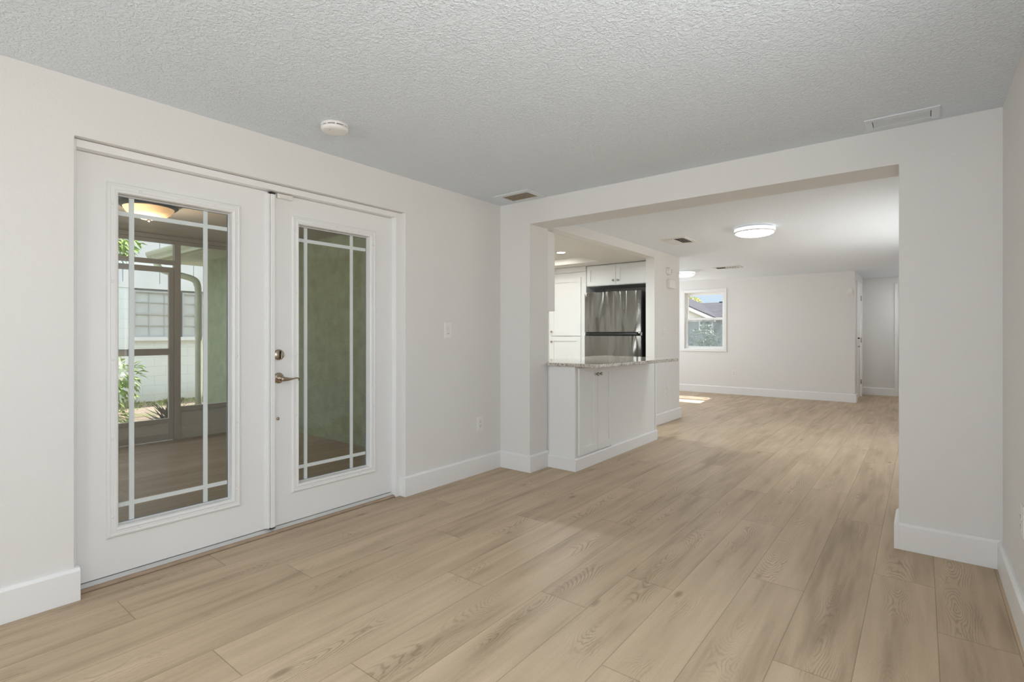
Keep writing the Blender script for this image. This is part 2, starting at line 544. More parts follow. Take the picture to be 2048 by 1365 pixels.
M['oak'] = wood_mat('oak_vinyl_planks', (0.60, 0.468, 0.326), (0.495, 0.379, 0.258), (0.362, 0.271, 0.179), (0.155, 0.105, 0.068), 0.44)
M['porch_oak'] = wood_mat('porch_plank_tile', (0.40, 0.32, 0.26), (0.33, 0.26, 0.21), (0.26, 0.20, 0.16), (0.16, 0.12, 0.095), 0.4)

# ------------------------------------------------------------------ mesh helpers
class MB:
    def __init__(self):
        self.v, self.f, self.smooth = [], [], []
    def quad(self, pts, smooth=False):
        i = len(self.v)
        self.v += [tuple(p) for p in pts]
        self.f.append(tuple(range(i, i + len(pts))))
        self.smooth.append(smooth)
    def box(self, x0, x1, y0, y1, z0, z1):
        x0, x1 = min(x0, x1), max(x0, x1)
        y0, y1 = min(y0, y1), max(y0, y1)
        z0, z1 = min(z0, z1), max(z0, z1)
        i = len(self.v)
        self.v += [(x0, y0, z0), (x1, y0, z0), (x1, y1, z0), (x0, y1, z0), (x0, y0, z1), (x1, y0, z1), (x1, y1, z1), (x0, y1, z1)]
        for f in ((0, 3, 2, 1), (4, 5, 6, 7), (0, 1, 5, 4), (1, 2, 6, 5), (2, 3, 7, 6), (3, 0, 4, 7)):
            self.f.append(tuple(i + k for k in f))
            self.smooth.append(False)
        return self
    def prism(self, poly, z0, z1):
        i, n = len(self.v), len(poly)
        self.v += [(x, y, z0) for x, y in poly] + [(x, y, z1) for x, y in poly]
        self.f.append(tuple(i + k for k in reversed(range(n))))
        self.f.append(tuple(i + n + k for k in range(n)))
        for k in range(n):
            self.f.append((i + k, i + (k + 1) % n, i + n + (k + 1) % n, i + n + k))
        self.smooth += [False] * (n + 2)
        return self
    def extrude(self, pts, vec):
        """closed 3D polygon swept by vec"""
        i, n = len(self.v), len(pts)
        vec = Vector(vec)
        self.v += [tuple(p) for p in pts] + [tuple(Vector(p) + vec) for p in pts]
        self.f.append(tuple(i + k for k in reversed(range(n))))
        self.f.append(tuple(i + n + k for k in range(n)))
        for k in range(n):
            self.f.append((i + k, i + (k + 1) % n, i + n + (k + 1) % n, i + n + k))
        self.smooth += [False] * (n + 2)
        return self
    def lathe(self, c, axis, prof, seg=40, arc=None):
        """prof = [(radius, height along axis)], closed at zero radii"""
        c = Vector(c)
        ax = Vector(axis).normalized()
        t = Vector((0, 0, 1)) if abs(ax.z) < 0.9 else Vector((1, 0, 0))
        e1 = ax.cross(t).normalized()
        e2 = ax.cross(e1)
        i = len(self.v)
        for r, h in prof:
            for k in range(seg):
                a = 2 * math.pi * k / seg
                self.v.append(tuple(c + ax * h + (e1 * math.cos(a) + e2 * math.sin(a)) * r))
        for j in range(len(prof) - 1):
            for k in range(seg):
                k2 = (k + 1) % seg
                self.f.append((i + j * seg + k, i + j * seg + k2, i + (j + 1) * seg + k2, i + (j + 1) * seg + k))
                self.smooth.append(True)
        for j in (0, len(prof) - 1):
            if prof[j][0] > 1e-6:
                ring = [i + j * seg + k for k in range(seg)]
                self.f.append(tuple(ring if j else reversed(ring)))
                self.smooth.append(False)
        return self
    def cyl(self, c, axis, r, h, seg=28):
        return self.lathe(c, axis, [(r, 0), (r, h)], seg)
    def tube(self, pts, rad, seg=12):
        pts = [Vector(p) for p in pts]
        if not isinstance(rad, (list, tuple)):
            rad = [rad] * len(pts)
        i = len(self.v)
        up = None
        for k, p in enumerate(pts):
            d = (pts[min(k + 1, len(pts) - 1)] - pts[max(k - 1, 0)]).normalized()
            if up is None:
                up = Vector((0, 0, 1)) if abs(d.z) < 0.9 else Vector((1, 0, 0))
            e1 = d.cross(up).normalized()
            e2 = e1.cross(d).normalized()
            up = e2
            for s in range(seg):
                a = 2 * math.pi * s / seg
                self.v.append(tuple(p + (e1 * math.cos(a) + e2 * math.sin(a)) * rad[k]))
        for k in range(len(pts) - 1):
            for s in range(seg):
                s2 = (s + 1) % seg
                self.f.append((i + k * seg + s, i + k * seg + s2, i + (k + 1) * seg + s2, i + (k + 1) * seg + s))
                self.smooth.append(True)
        self.f.append(tuple(i + s for s in reversed(range(seg))))
        self.f.append(tuple(i + (len(pts) - 1) * seg + s for s in range(seg)))
        self.smooth += [False, False]
        return self
    def rect_ring(self, plane_x, y0, y1, z0, z1, prof):
        """picture-frame moulding on a plane x = const; prof = [(inset, x offset)] from the outer edge inwards"""
        i = len(self.v)
        for ins, h in prof:
            self.v += [(plane_x + h, y0 + ins, z0 + ins), (plane_x + h, y1 - ins, z0 + ins), (plane_x + h, y1 - ins, z1 - ins), (plane_x + h, y0 + ins, z1 - ins)]
        for j in range(len(prof) - 1):
            for k in range(4):
                k2 = (k + 1) % 4
                self.f.append((i + j * 4 + k, i + j * 4 + k2, i + (j + 1) * 4 + k2, i + (j + 1) * 4 + k))
                self.smooth.append(False)
        return self

def holed(axis, p0, p1, o, h):
    """flat plate from p0 to p1 along 'axis' with one rectangular hole; o and h = (a0, a1, b0, b1) outer and hole"""
    mb = MB()
    def P(p, a, b):
        return (p, a, b) if axis == 'x' else (a, b, p)
    ring = lambda q: [(q[0], q[2]), (q[1], q[2]), (q[1], q[3]), (q[0], q[3])]
    ro, rh = ring(o), ring(h)
    mb.v = [P(p0, *c) for c in ro] + [P(p0, *c) for c in rh] + [P(p1, *c) for c in ro] + [P(p1, *c) for c in rh]
    for k in range(4):
        j = (k + 1) % 4
        mb.f += [(k, j, 4 + j, 4 + k), (8 + k, 12 + k, 12 + j, 8 + j), (k, 8 + k, 8 + j, j), (4 + k, 4 + j, 12 + j, 12 + k)]
    mb.smooth = [False] * 16
    return mb

def origin(o):
    p = Vector((0, 0, 0))
    while o is not None:
        p += o.location
        o = o.parent
    return p

def obj(name, mb, m, parent=None, bevel=0.0, label=None):
    me = D.meshes.new(name)
    off = origin(parent) if parent else Vector((0, 0, 0))
    me.from_pydata([tuple(Vector(v) - off) for v in mb.v], [], mb.f)
    me.polygons.foreach_set('use_smooth', mb.smooth)
    bm = bmesh.new()
    bm.from_mesh(me)
    bmesh.ops.recalc_face_normals(bm, faces=bm.faces)
    bm.to_mesh(me)
    bm.free()
    me.materials.append(m)
    o = D.objects.new(name, me)
    COL.objects.link(o)
    if parent:
        o.parent = parent
    if bevel:
        b = o.modifiers.new('bevel', 'BEVEL')
        b.width, b.segments, b.limit_method = bevel, 2, 'ANGLE'
        b.harden_normals = False
    if label:
        o['label'] = label
    return o

def tag(o, label, cat, group=None, kind=None):
    o['label'], o['category'] = label, cat
    if group:
        o['group'] = group
    if kind:
        o['kind'] = kind
    return o

def thing(name, loc, label, cat, group=None, kind=None):
    o = D.objects.new(name, None)
    o.empty_display_size = 0.05
    COL.objects.link(o)
    o.location = loc
    return tag(o, label, cat, group, kind)

def struct(name, mb, m, label, cat, bevel=0.0):
    return tag(obj(name, mb, m, None, bevel), label, cat, None, 'structure')

def box(*a):
    return MB().box(*a)

# ------------------------------------------------------------------ setting: room shell
XL, YB, CE, CE2, XR = -2.913, 3.526, 2.293, 2.2345, 0.315
YB2, XK, YF, YH = 3.80, -2.66, 10.50, 12.05
REC0, REC1, RECZ = 0.598, 2.454, 2.039
YR = -4.6
W1 = (-2.75, -1.15, 0.62, 2.0)   # assumed rear wall window (x0, x1, z0, z1)
W2 = (-0.6, 1.8, 0.62, 2.0)     # added fill window in the right wall (y0, y1, z0, z1)
W5 = (4.9, 7.5, 0.60, 1.9)      # added fill window, right wall of the far living room

def plank_floor(name, m, x_ref, k0, k1, y0, y1, z, joints, xclip=None, seed=3, west=None):
    rnd = random.Random(seed)
    verts, faces, uvs, cols = [], [], [], []
    for k in range(k0, k1):
        xa, xb = x_ref - PLANK_W * (k + 1), x_ref - PLANK_W * k
        ca, cb = (max(xa, xclip[0]), min(xb, xclip[1])) if xclip else (xa, xb)
        if cb - ca < 1e-4:
            continue
        j = joints.get(k, rnd.uniform(0, PLANK_L))
        y_lo, y0 = y0, (y0 if west is None or cb > west[0] else west[1])
        ys = j - PLANK_L * math.ceil((j - y0) / PLANK_L)
        while ys < y1:
            ya, yb = max(ys, y0), min(ys + PLANK_L, y1)
            if yb - ya > 1e-4:
                i = len(verts)
                verts += [(ca, ya, z), (cb, ya, z), (cb, yb, z), (ca, yb, z)]
                faces.append((i, i + 1, i + 2, i + 3))
                flip = rnd.random() < 0.5
                def uvp(x, y):
                    return ((y - ys) if not flip else PLANK_L - (y - ys), x - xa)
                uvs.append([uvp(ca, ya), uvp(cb, ya), uvp(cb, yb), uvp(ca, yb)])
                cols.append((rnd.random(), rnd.random(), rnd.random(), 1))
            ys += PLANK_L
        y0 = y_lo
    me = D.meshes.new(name)
    me.from_pydata(verts, [], faces)
    me.uv_layers.new(name='plank_uv')
    me.color_attributes.new('plank', 'FLOAT_COLOR', 'CORNER')
    ul = me.uv_layers['plank_uv']
    ca_ = me.color_attributes['plank']
    for p, us, c in zip(me.polygons, uvs, cols):
        for li, uvv in zip(p.loop_indices, us):
            ul.data[li].uv = uvv
            ca_.data[li].color = c
    me.materials.append(m)
    o = D.objects.new(name, me)
    COL.objects.link(o)
    return o

J = {0: 3.075, 1: 2.037, 2: 2.664, 3: 1.632, 4: 2.308, 5: 1.93, 6: 1.091, 7: 1.803, 8: 0.82, 9: 2.142, 10: 1.355, 11: 0.712, 12: 1.16}
fl = plank_floor('floor', M['oak'], 0.048, -2, 27, YR, YH + 0.1, 0.0, J, (-6.5, XR + 0.05), west=(-2.97, 3.62))
for v in fl.data.vertices:          # boards stop at the door sill
    if -3.05 < v.co.x < -2.953 and v.co.y < 3.5:
        v.co.x = -2.953
tag(fl, 'light oak plank floor running through all the rooms', 'floor', None, 'structure')
struct('trim_1', box(-3.055, XR + 0.1, YR - 0.1, 3.6, -0.16, -0.012).box(-6.6, XR + 0.1, 3.6, YH + 0.1, -0.16, -0.012).box(-2.99, -2.945, REC0, REC1, -0.012, -0.003), M['dark'], 'dark slab edge below the oak floor', 'subfloor')

def arch(pts, axis, a, b):
    """wall with an opening: outline in (run, z) swept through the wall's thickness"""
    if axis == 'x':
        return MB().extrude([(a, r, z) for r, z in pts], (b - a, 0, 0))
    return MB().extrude([(r, a, z) for r, z in pts], (0, b - a, 0))
struct('wall_left', arch([(YR, 0), (REC0, 0), (REC0, RECZ), (REC1, RECZ), (REC1, 0), (YB2 - 0.012, 0), (YB2 - 0.012, 2.4), (YR, 2.4)], 'x', -3.06, XL),
       M['wall'], 'warm white wall holding the recessed french doors', 'wall', 0.003)
struct('wall_back', arch([(XL - 0.01, 0), (-2.593, 0), (-2.593, 2.094), (-0.098, 2.094), (-0.098, 0), (XR + 0.01, 0), (XR + 0.01, 2.4), (XL - 0.01, 2.4)], 'y', YB, YB2),
       M['wall'], 'warm white end wall with the wide opening and its header', 'wall', 0.004)
struct('wall_right', box(XR, XR + 0.12, W2[1], W5[0], 0, 2.4).box(XR, XR + 0.12, W5[1], 12.3, 0, 2.4).box(XR, XR + 0.12, W5[0], W5[1], 0, W5[2]).box(XR, XR + 0.12, W5[0], W5[1], W5[3], 2.4).box(XR, XR + 0.12, YR, W2[0], 0, 2.4).box(XR, XR + 0.12, W2[0], W2[1], 0, W2[2]).box(XR, XR + 0.12, W2[0], W2[1], W2[3], 2.4), M['wall'], 'warm white wall at the right picture edge', 'wall')
struct('wall_rear', box(XL, W1[0], YR - 0.12, YR, 0, 2.4).box(W1[1], XR, YR - 0.12, YR, 0, 2.4)
       .box(W1[0], W1[1], YR - 0.12, YR, 0, 0.62).box(W1[0], W1[1], YR - 0.12, YR, 2.0, 2.4),
       M['wall'], 'white wall behind the camera with an assumed window', 'wall')
struct('ceiling', box(-3.06, XR + 0.05, YR - 0.1, YB + 0.02, CE, CE + 0.1), M['ceil'], 'textured white ceiling of the near room', 'ceiling')
struct('ceiling_living', MB().prism([(-6.5, 7.07), (-6.5, YF + 0.12), (-1.0, YF + 0.12), (-1.0, 12.15), (XR + 0.05, 12.15), (XR + 0.05, YB2 - 0.02), (XK - 0.10, YB2 - 0.02), (XK - 0.10, 7.07)], CE2, CE2 + 0.1), M['ceil2'], 'textured white ceiling of the far living room', 'ceiling')
struct('wall_kitchen', arch([(YB2 - 0.01, 2.137), (6.29, 2.137), (6.29, 0), (7.15, 0), (7.15, 2.4), (YB2 - 0.01, 2.4)], 'x', XK - 0.12, XK),
       M['wall_smooth'], 'cream wall framing the kitchen opening, with switches and detectors', 'wall', 0.004)
struct('wall_kitchen_rear', box(-6.5, XK - 0.12, 7.06, 7.15, 0, 2.3), M['wall_smooth'], 'wall behind the refrigerator and pantry', 'wall')
struct('wall_kitchen_side', box(-5.7, -5.6, 3.6, 7.06, 0, 2.3), M['wall_smooth'], 'hidden far side wall of the kitchen', 'wall')
struct('wall_kitchen_front', box(-8.76, -2.925, 3.4, 3.60, -0.2, 2.30), M['green'], 'sage green stucco wall closing the porch', 'wall')
struct('wall_kitchen_lining', box(-5.6, -2.925, 3.605, YB2 - 0.01, 0, 2.3), M['wall_smooth'], 'kitchen side of the porch wall, hidden behind the stub', 'wall')
# kitchen soffit with a bright raised tray
TX0, TX1, TY0, TY1, KZ = -4.9, -3.38, 5.72, 6.17, 2.137
s = box(-5.6, XK - 0.121, YB2, TY0, KZ, KZ + 0.06).box(-5.6, XK - 0.121, TY1, 7.06, KZ, KZ + 0.06).box(TX1, XK - 0.121, TY0, TY1, KZ, KZ + 0.06).box(-5.6, TX0, TY0, TY1, KZ, KZ + 0.06)
# the tray's upstand
s.box(TX0 - 0.03, TX0, TY0 - 0.03, TY1 + 0.03, KZ + 0.06, KZ + 0.09).box(TX1, TX1 + 0.03, TY0 - 0.03, TY1 + 0.03, KZ + 0.06, KZ + 0.09)
s.box(TX0, TX1, TY0 - 0.03, TY0, KZ + 0.06, KZ + 0.09).box(TX0, TX1, TY1, TY1 + 0.03, KZ + 0.06, KZ + 0.09)
s.box(TX0 - 0.03, TX1 + 0.03, TY0 - 0.03, TY1 + 0.03, KZ + 0.09, KZ + 0.096)
struct('ceiling_kitchen', s, M['soffit'], 'smooth dropped kitchen ceiling with a recessed tray', 'ceiling')
# far living room
WX0, WX1, WZ0, WZ1 = -3.874, -2.973, 0.84, 2.055
struct('wall_far', box(-6.5, WX0, YF, YF + 0.14, 0, 2.4).box(WX1, -0.889, YF, YF + 0.14, 0, 2.4).box(WX0, WX1, YF, YF + 0.14, 0, WZ0).box(WX0, WX1, YF, YF + 0.14, WZ1, 2.4),
       M['wall_smooth'], 'far living room wall with the small window', 'wall')
DY0, DY1, DZ = 10.80, 11.64, 2.03
struct('wall_hall', box(-1.03, -0.889, YF + 0.14, DY0, 0, 2.4).box(-1.03, -0.889, DY1, YH, 0, 2.4).box(-1.03, -0.889, DY0, DY1, DZ, 2.4),
       M['wall_smooth'], 'narrow hall wall turning the corner beyond the far wall', 'wall')
struct('wall_hall_end', box(-1.03, XR, YH, YH + 0.12, 0, 2.4), M['wall_smooth'], 'end wall of the hall beside the opening', 'wall')
struct('wall_living_side', box(-6.6, -6.5, 7.06, 8.0, 0, 2.4).box(-6.6, -6.5, 10.0, YF + 0.1, 0, 2.4).box(-6.6, -6.5, 8.0, 10.0, 2.1, 2.4).box(-6.6, -6.5, 8.0, 10.0, 0, 0.25),
       M['wall_smooth'], 'hidden side wall of the far living room', 'wall')

# baseboards
BH, BT = 0.143, 0.021
def base_run(mb, axis, face, out, a, b):
    """profile with a small chamfer, running along y (axis 'y', face = wall x) or x"""
    prof = [(0, 0), (BT, 0), (BT, BH - 0.012), (BT - 0.010, BH), (0, BH)]
    if axis == 'y':
        mb.extrude([(face + out * d, a, z) for d, z in prof], (0, b - a, 0))
    else:
        mb.extrude([(a, face + out * d, z) for d, z in prof], (b - a, 0, 0))
    return mb
b = base_run(MB(), 'y', XL, 1, YR, REC0 + BT - 0.004)
b.box(-2.97, XL, REC0, REC0 + BT - 0.004, 0, BH)
struct('baseboard_left', b, M['trim'], 'white baseboard on the near side of the french doors', 'baseboard', 0.0015)
b = base_run(MB(), 'y', XL, 1, REC1 - BT + 0.002, YB - BT)
b.box(-2.95, XL, REC1 - BT + 0.002, REC1, 0, BH - 0.004)
struct('baseboard_left', b, M['trim'], 'white baseboard between the french doors and the room corner', 'baseboard', 0.0015)
b = base_run(MB(), 'x', YB, -1, XL, -2.593)
base_run(b, 'y', -2.593, 1, YB - BT, YB2 - 0.005)
struct('baseboard_back', b, M['trim'], 'white baseboard around the stub wall beside the counter', 'baseboard', 0.0015)
b = base_run(MB(), 'x', YB, -1, -0.098, XR)
base_run(b, 'y', -0.098, -1, YB - BT, YB2)
struct('baseboard_back', b, M['trim'], 'white baseboard on the right stub wall of the opening', 'baseboard', 0.0015)
struct('baseboard_right', base_run(MB(), 'y', XR, -1, YR, YB - BT), M['trim'], 'white baseboard along the right hand wall', 'baseboard', 0.0015)
b = base_run(MB(), 'y', XK, 1, 6.29, 7.17)
base_run(b, 'x', 6.29, -1, XK - 0.12, XK + BT)
struct('baseboard_kitchen', b, M['trim'], 'white baseboard on the kitchen wall past the counter', 'baseboard', 0.0015)
b = base_run(MB(), 'x', YF, -1, -6.5, -0.889)
base_run(b, 'y', -0.889, 1, YF - BT, DY0 - 0.06)
struct('baseboard_far', b, M['trim'], 'white baseboard under the far living room window', 'baseboard', 0.0015)
struct('baseboard_hall', base_run(MB(), 'x', YH, -1, -0.889, -0.40), M['trim'], 'white baseboard on the hall end wall', 'baseboard', 0.0015)

# ------------------------------------------------------------------ french doors
XD = -3.0            # room face of both door leaves
struct('trim_2', box(-3.055, -2.948, 2.397, REC1, 0.0, 2.036).box(-3.055, -2.948, REC0, 0.611, 0.0, 2.036).box(-3.055, -2.948, 0.611, 2.397, 2.001, 2.036),
       M['trim'], 'white wooden frame around the french doors', 'door frame', 0.002)
struct('trim_3', MB().extrude([(-3.10, REC0, 0.0), (-2.982, REC0, 0.0), (-2.980, REC0, 0.014), (-3.0, REC0, 0.026), (-3.10, REC0, 0.026)], (0, REC1 - REC0, 0)),
       M['alum'], 'grey aluminium sill under the french doors', 'threshold')
struct('trim_4', MB().extrude([(-2.982, REC0, 0.0), (-2.957, REC0, 0.0), (-2.957, REC0, 0.006), (-2.966, REC0, 0.012), (-2.982, REC0, 0.013)], (0, REC1 - REC0, 0)),
       M['trimwood'], 'oak reducer strip along the french door sill', 'threshold')

PLUG = MB().lathe((0, 0, 0), (1, 0, 0), [(0.0065, 0), (0.0065, 0.0012), (0.004, 0.0024), (0.0, 0.0026)], 14)
def french_door(name, y0, y1, g, bars, label):
    """g = (y0, y1, z0, z1) outer edge of the glazing frame"""
    d = thing(name, (XD, (y0 + y1) / 2, 0.03), label, 'door', None, 'structure')
    z0, z1 = 0.03, 1.999
    gy0, gy1, gz0, gz1 = g
    ins = 0.03
    xs = XD - 0.044
    body = holed('x', xs, XD, (y0, y1, z0, z1), (gy0 + ins, gy1 - ins, gz0 + ins, gz1 - ins))
    obj('door_leaf', body, M['door'], d, 0.0012)
    fr = MB().rect_ring(XD, gy0, gy1, gz0, gz1, [(0, -0.002), (0, 0.006), (0.006, 0.011), (0.013, 0.012), (0.016, 0.010), (0.030, 0.010), (0.034, 0.013), (0.043, 0.011), (0.047, 0.004), (0.048, -0.034), (0.052, -0.034)])
    frame = obj('glazing_frame', fr, M['frame'], d)
    fr2 = MB().rect_ring(xs, gy0, gy1, gz0, gz1, [(0, 0.002), (0, -0.006), (0.006, -0.011), (0.036, -0.012), (0.047, -0.006), (0.048, -0.002), (0.052, -0.002)])
    obj('glazing_frame', fr2, M['frame'], d)
    a0, a1, c0, c1 = gy0 + 0.048, gy1 - 0.048, gz0 + 0.048, gz1 - 0.048
    obj('glass_pane', box(XD - 0.036, XD - 0.033, a0 + 0.001, a1 - 0.001, c0 + 0.001, c1 - 0.001), M['glass'], d)
    obj('glass_pane', box(XD - 0.048, XD - 0.045, a0 + 0.001, a1 - 0.001, c0 + 0.001, c1 - 0.001), M['glass'], d)
    g0, g1 = XD - 0.0445, XD - 0.0365
    sp = box(g0, g1, a0 + 0.001, a0 + 0.007, c0 + 0.001, c1 - 0.001).box(g0, g1, a1 - 0.007, a1 - 0.001, c0 + 0.001, c1 - 0.001)
    sp.box(g0, g1, a0 + 0.007, a1 - 0.007, c0 + 0.001, c0 + 0.006).box(g0, g1, a0 + 0.007, a1 - 0.007, c1 - 0.006, c1 - 0.001)
    obj('glazing_spacer', sp, M['gasket'], d)
    mx0, mx1, w = XD - 0.0440, XD - 0.0370, 0.0105
    for yy in bars:
        obj('muntin', box(mx0, mx1, yy - w, yy + w, c0, c1), M['muntin'], d)
    for zz in (c0 + 0.088, c1 - 0.086):
        obj('muntin', box(mx0 + 0.0005, mx1 - 0.0005, a0, a1, zz - w, zz + w), M['muntin'], d)
    pm = None
    spots = [(gy0 + 0.023, gz0 + 0.10 + t * (gz1 - gz0 - 0.2) / 4) for t in range(5)]
    spots += [(gy1 - 0.023, gz0 + 0.10 + t * (gz1 - gz0 - 0.2) / 4) for t in range(5)]
    for zz in (gz0 + 0.023, gz1 - 0.023):
        spots += [(gy0 + (gy1 - gy0) * t, zz) for t in (0.22, 0.5, 0.78)]
    for yy, zz in spots:
        if pm is None:
            pm = obj('screw_plug', PLUG, M['frame'])
            q = pm
        else:
            q = pm.copy()
            COL.objects.link(q)
        q.parent = frame
        q.location = Vector((XD + 0.010, yy, zz)) - origin(frame)
    # the template mesh is around the world origin, so every copy sits by its location only
    return d

d1 = french_door('door_1', 0.612, 1.498, (0.731, 1.342, 0.205, 1.884), (0.842, 1.176), 'left white french door with clear divided glass')
ast = MB()
for x0, x1, y0, y1 in ((XD, XD + 0.016, 1.480, 1.531), (XD + 0.016, XD + 0.022, 1.486, 1.500), (XD + 0.016, XD + 0.025, 1.504, 1.529)):
    ast.box(x0 + 0.0004, x1, y0, y1, 0.034, 1.985)
obj('astragal', ast, M['trim'], d1, 0.002)
cap = box(XD + 0.002, XD + 0.024, 1.502, 1.531, 1.9855, 1.996)
obj('bolt_guide', cap, M['dark'], d1)
obj('bolt_guide', box(XD + 0.002, XD + 0.024, 1.502, 1.531, 0.027, 0.0335), M['dark'], d1)
d2 = french_door('door_2', 1.504, 2.3955, (1.641, 2.258, 0.203, 1.885), (1.757, 2.091), 'right white french door with bronze lever and deadbolt')
obj('deadbolt', MB().lathe((XD, 1.562, 1.043), (1, 0, 0), [(0.032, 0), (0.032, 0.005), (0.0305, 0.010), (0.027, 0.0125), (0.0, 0.0135)], 36), M['bronze'], d2)
db = [o for o in d2.children if o.name.startswith('deadbolt')][0]
obj('thumb_turn', MB().extrude([(XD + 0.012, 1.5655, 1.020), (XD + 0.012, 1.5715, 1.022), (XD + 0.012, 1.5785, 1.062), (XD + 0.012, 1.5685, 1.066)], (0.014, 0, 0)), M['bronze'], db, 0.0015)
obj('turn_slot', MB().extrude([(XD + 0.012, 1.5590, 1.019), (XD + 0.012, 1.5640, 1.019), (XD + 0.012, 1.5680, 1.066), (XD + 0.012, 1.5620, 1.066)], (0.0025, 0, 0)), M['dark'], db)
obj('lever_rosette', MB().lathe((XD, 1.562, 0.905), (1, 0, 0), [(0.032, 0), (0.032, 0.005), (0.028, 0.011), (0.024, 0.0115), (0.022, 0.015), (0.015, 0.018), (0.013, 0.034), (0.0, 0.036)], 36), M['bronze'], d2)
pts, rad = [], []
for t in range(15):
    s_ = t / 14
    yy = 1.556 + 0.112 * s_
    zz = 0.902 - 0.006 * math.sin(s_ * math.pi * 0.8) + 0.010 * max(0, s_ - 0.35)
    if s_ > 0.86:
        zz -= (s_ - 0.86) * 0.055
    pts.append((XD + 0.042 + 0.006 * math.sin(s_ * 3), yy, zz))
    rad.append(0.0135 if s_ < 0.06 else max(0.0042, 0.0135 * (1 - s_ * 1.5) + 0.0035))
pts += [(XD + 0.040, 1.669, 0.892), (XD + 0.038, 1.668, 0.886)]
rad += [0.0042, 0.0038]
lv = MB().tube(pts, rad, 12)
obj('door_lever', lv, M['bronze'], d2)
obj('latch_plug', MB().lathe((XD, 1.558, 0.664), (1, 0, 0), [(0.0095, 0), (0.0095, 0.003), (0.006, 0.006), (0, 0.0065)], 20), M['bronze'], d2)

# contact sensor at the head of the doors
sn = thing('door_sensor', (-2.975, 1.60, 1.985), 'small white contact sensor above the right french door', 'sensor')
obj('sensor_body', box(XD + 0.001, -2.975, 1.545, 1.640, 1.970, 1.997), M['plastic'], sn, 0.003)
obj('sensor_tab', box(-2.975, -2.970, 1.556, 1.612, 1.972, 1.990), M['plastic_warm'], sn, 0.001)

# ------------------------------------------------------------------ small things on the near room's walls and ceiling
sm = thing('smoke_detector', (-2.477, 1.60, CE), 'round white smoke detector on the near ceiling', 'smoke detector')
c = (-2.477, 1.60, CE)
obj('base_plate', MB().lathe(c, (0, 0, -1), [(0.066, 0.0), (0.070, 0.003), (0.070, 0.013), (0.066, 0.0145)], 48), M['plastic'], sm)
obj('cover', MB().lathe(c, (0, 0, -1), [(0.0665, 0.019), (0.071, 0.021), (0.070, 0.030), (0.063, 0.038), (0.050, 0.0405), (0.0, 0.0415)], 48), M['plastic'], sm)
obj('vent_core', MB().lathe(c, (0, 0, -1), [(0.062, 0.012), (0.062, 0.022)], 48), M['slot'], sm)
for k in range(9):
    a = k * 2 * math.pi / 9 + 0.2
    e1 = Vector((math.cos(a), math.sin(a), 0))
    e2 = Vector((-math.sin(a), math.cos(a), 0))
    cc = Vector(c) + e1 * 0.0655 + Vector((0, 0, -0.0135))
    obj('vent_rib', MB().extrude([cc + e1 * 0.003 + e2 * 0.004, cc + e1 * 0.003 - e2 * 0.004, cc - e1 * 0.004 - e2 * 0.004, cc - e1 * 0.004 + e2 * 0.004], (0, 0, -0.007)), M['plastic'], sm)
obj('test_led', MB().lathe((c[0] + 0.01, c[1] - 0.035, CE - 0.0395), (0, 0, -1), [(0.003, 0), (0.003, 0.002)], 10), M['slot'], sm)

def vent(loc, x0, x1, y0, y1, ix, z, fm, sm_, label, run, n, tilt, split=False, back='dark'):
    """ceiling register: frame, backing, tilted slats running along 'run'"""
    v = thing('ceiling_vent', loc, label, 'vent')
    a0, a1, b0, b1 = ix
    f = holed('z', z - 0.007, z, (x0, x1, y0, y1), (a0, a1, b0, b1))
    obj('vent_frame', f, fm, v, 0.002)
    obj('vent_backing', box(a0, a1, b0, b1, z - 0.0015, z - 0.0005), M[back], v)
    for k in range(n):
        t = (k + 0.5) / n
        if run == 'x':
            yc, w = b0 + (b1 - b0) * t, (b1 - b0) / n * 0.5
            tl = math.radians(tilt)
            dy, dz = w * math.cos(tl) * 0.58, abs(w * math.sin(tl)) * 0.62
            zz = z - 0.003
            sgn = 1 if tilt > 0 else -1
            p = [(a0 + 0.003, yc - dy, zz - (0 if sgn > 0 else dz)), (a0 + 0.003, yc + dy, zz - (dz if sgn > 0 else 0)), (a0 + 0.003, yc + dy, zz - (dz if sgn > 0 else 0) - 0.0016), (a0 + 0.003, yc - dy, zz - (0 if sgn > 0 else dz) - 0.0016)]
            obj('slat', MB().extrude(p, (a1 - a0 - 0.006, 0, 0)), sm_, v)
        else:
            xc, w = a0 + (a1 - a0) * t, (a1 - a0) / n * 0.62
            s_ = 1 if (not split or t < 0.5) else -1
            s_ *= (1 if tilt > 0 else -1)
            tl = math.radians(abs(tilt))
            dx, dz = w * math.cos(tl) * 0.62, w * math.sin(tl) * 0.9
            zz = z - 0.003
            p = [(xc - dx, b0 + 0.003, zz - (0 if s_ > 0 else dz)), (xc + dx, b0 + 0.003, zz - (dz if s_ > 0 else 0)), (xc + dx, b0 + 0.003, zz - (dz if s_ > 0 else 0) - 0.0016), (xc - dx, b0 + 0.003, zz - (0 if s_ > 0 else dz) - 0.0016)]
            obj('slat', MB().extrude(p, (0, b1 - b0 - 0.006, 0)), sm_, v)
    return v
vent((-2.58, 3.36, CE), -2.755, -2.40, 3.240, 3.495, (-2.705, -2.450, 3.292, 3.450), CE, M['ceil_trim'], M['vent_brown'],
     'ceiling vent with brown dusty slats near the room corner', 'x', 4, 9)
vent((-0.085, 3.385, CE), -0.240, 0.073, 3.300, 3.468, (-0.207, 0.038, 3.336, 3.440), CE, M['ceil_trim'], M['ceil_trim'],
     'white slatted ceiling vent above the right stub wall', 'x', 6, 12)
vent((-2.18, 5.84, CE2), -2.325, -2.035, 5.64, 6.04, (-2.295, -2.075, 5.68, 6.00), CE2, M['vent_white'], M['vent_white'],
     'white two way ceiling vent beside the kitchen wall', 'y', 8, -40, True)
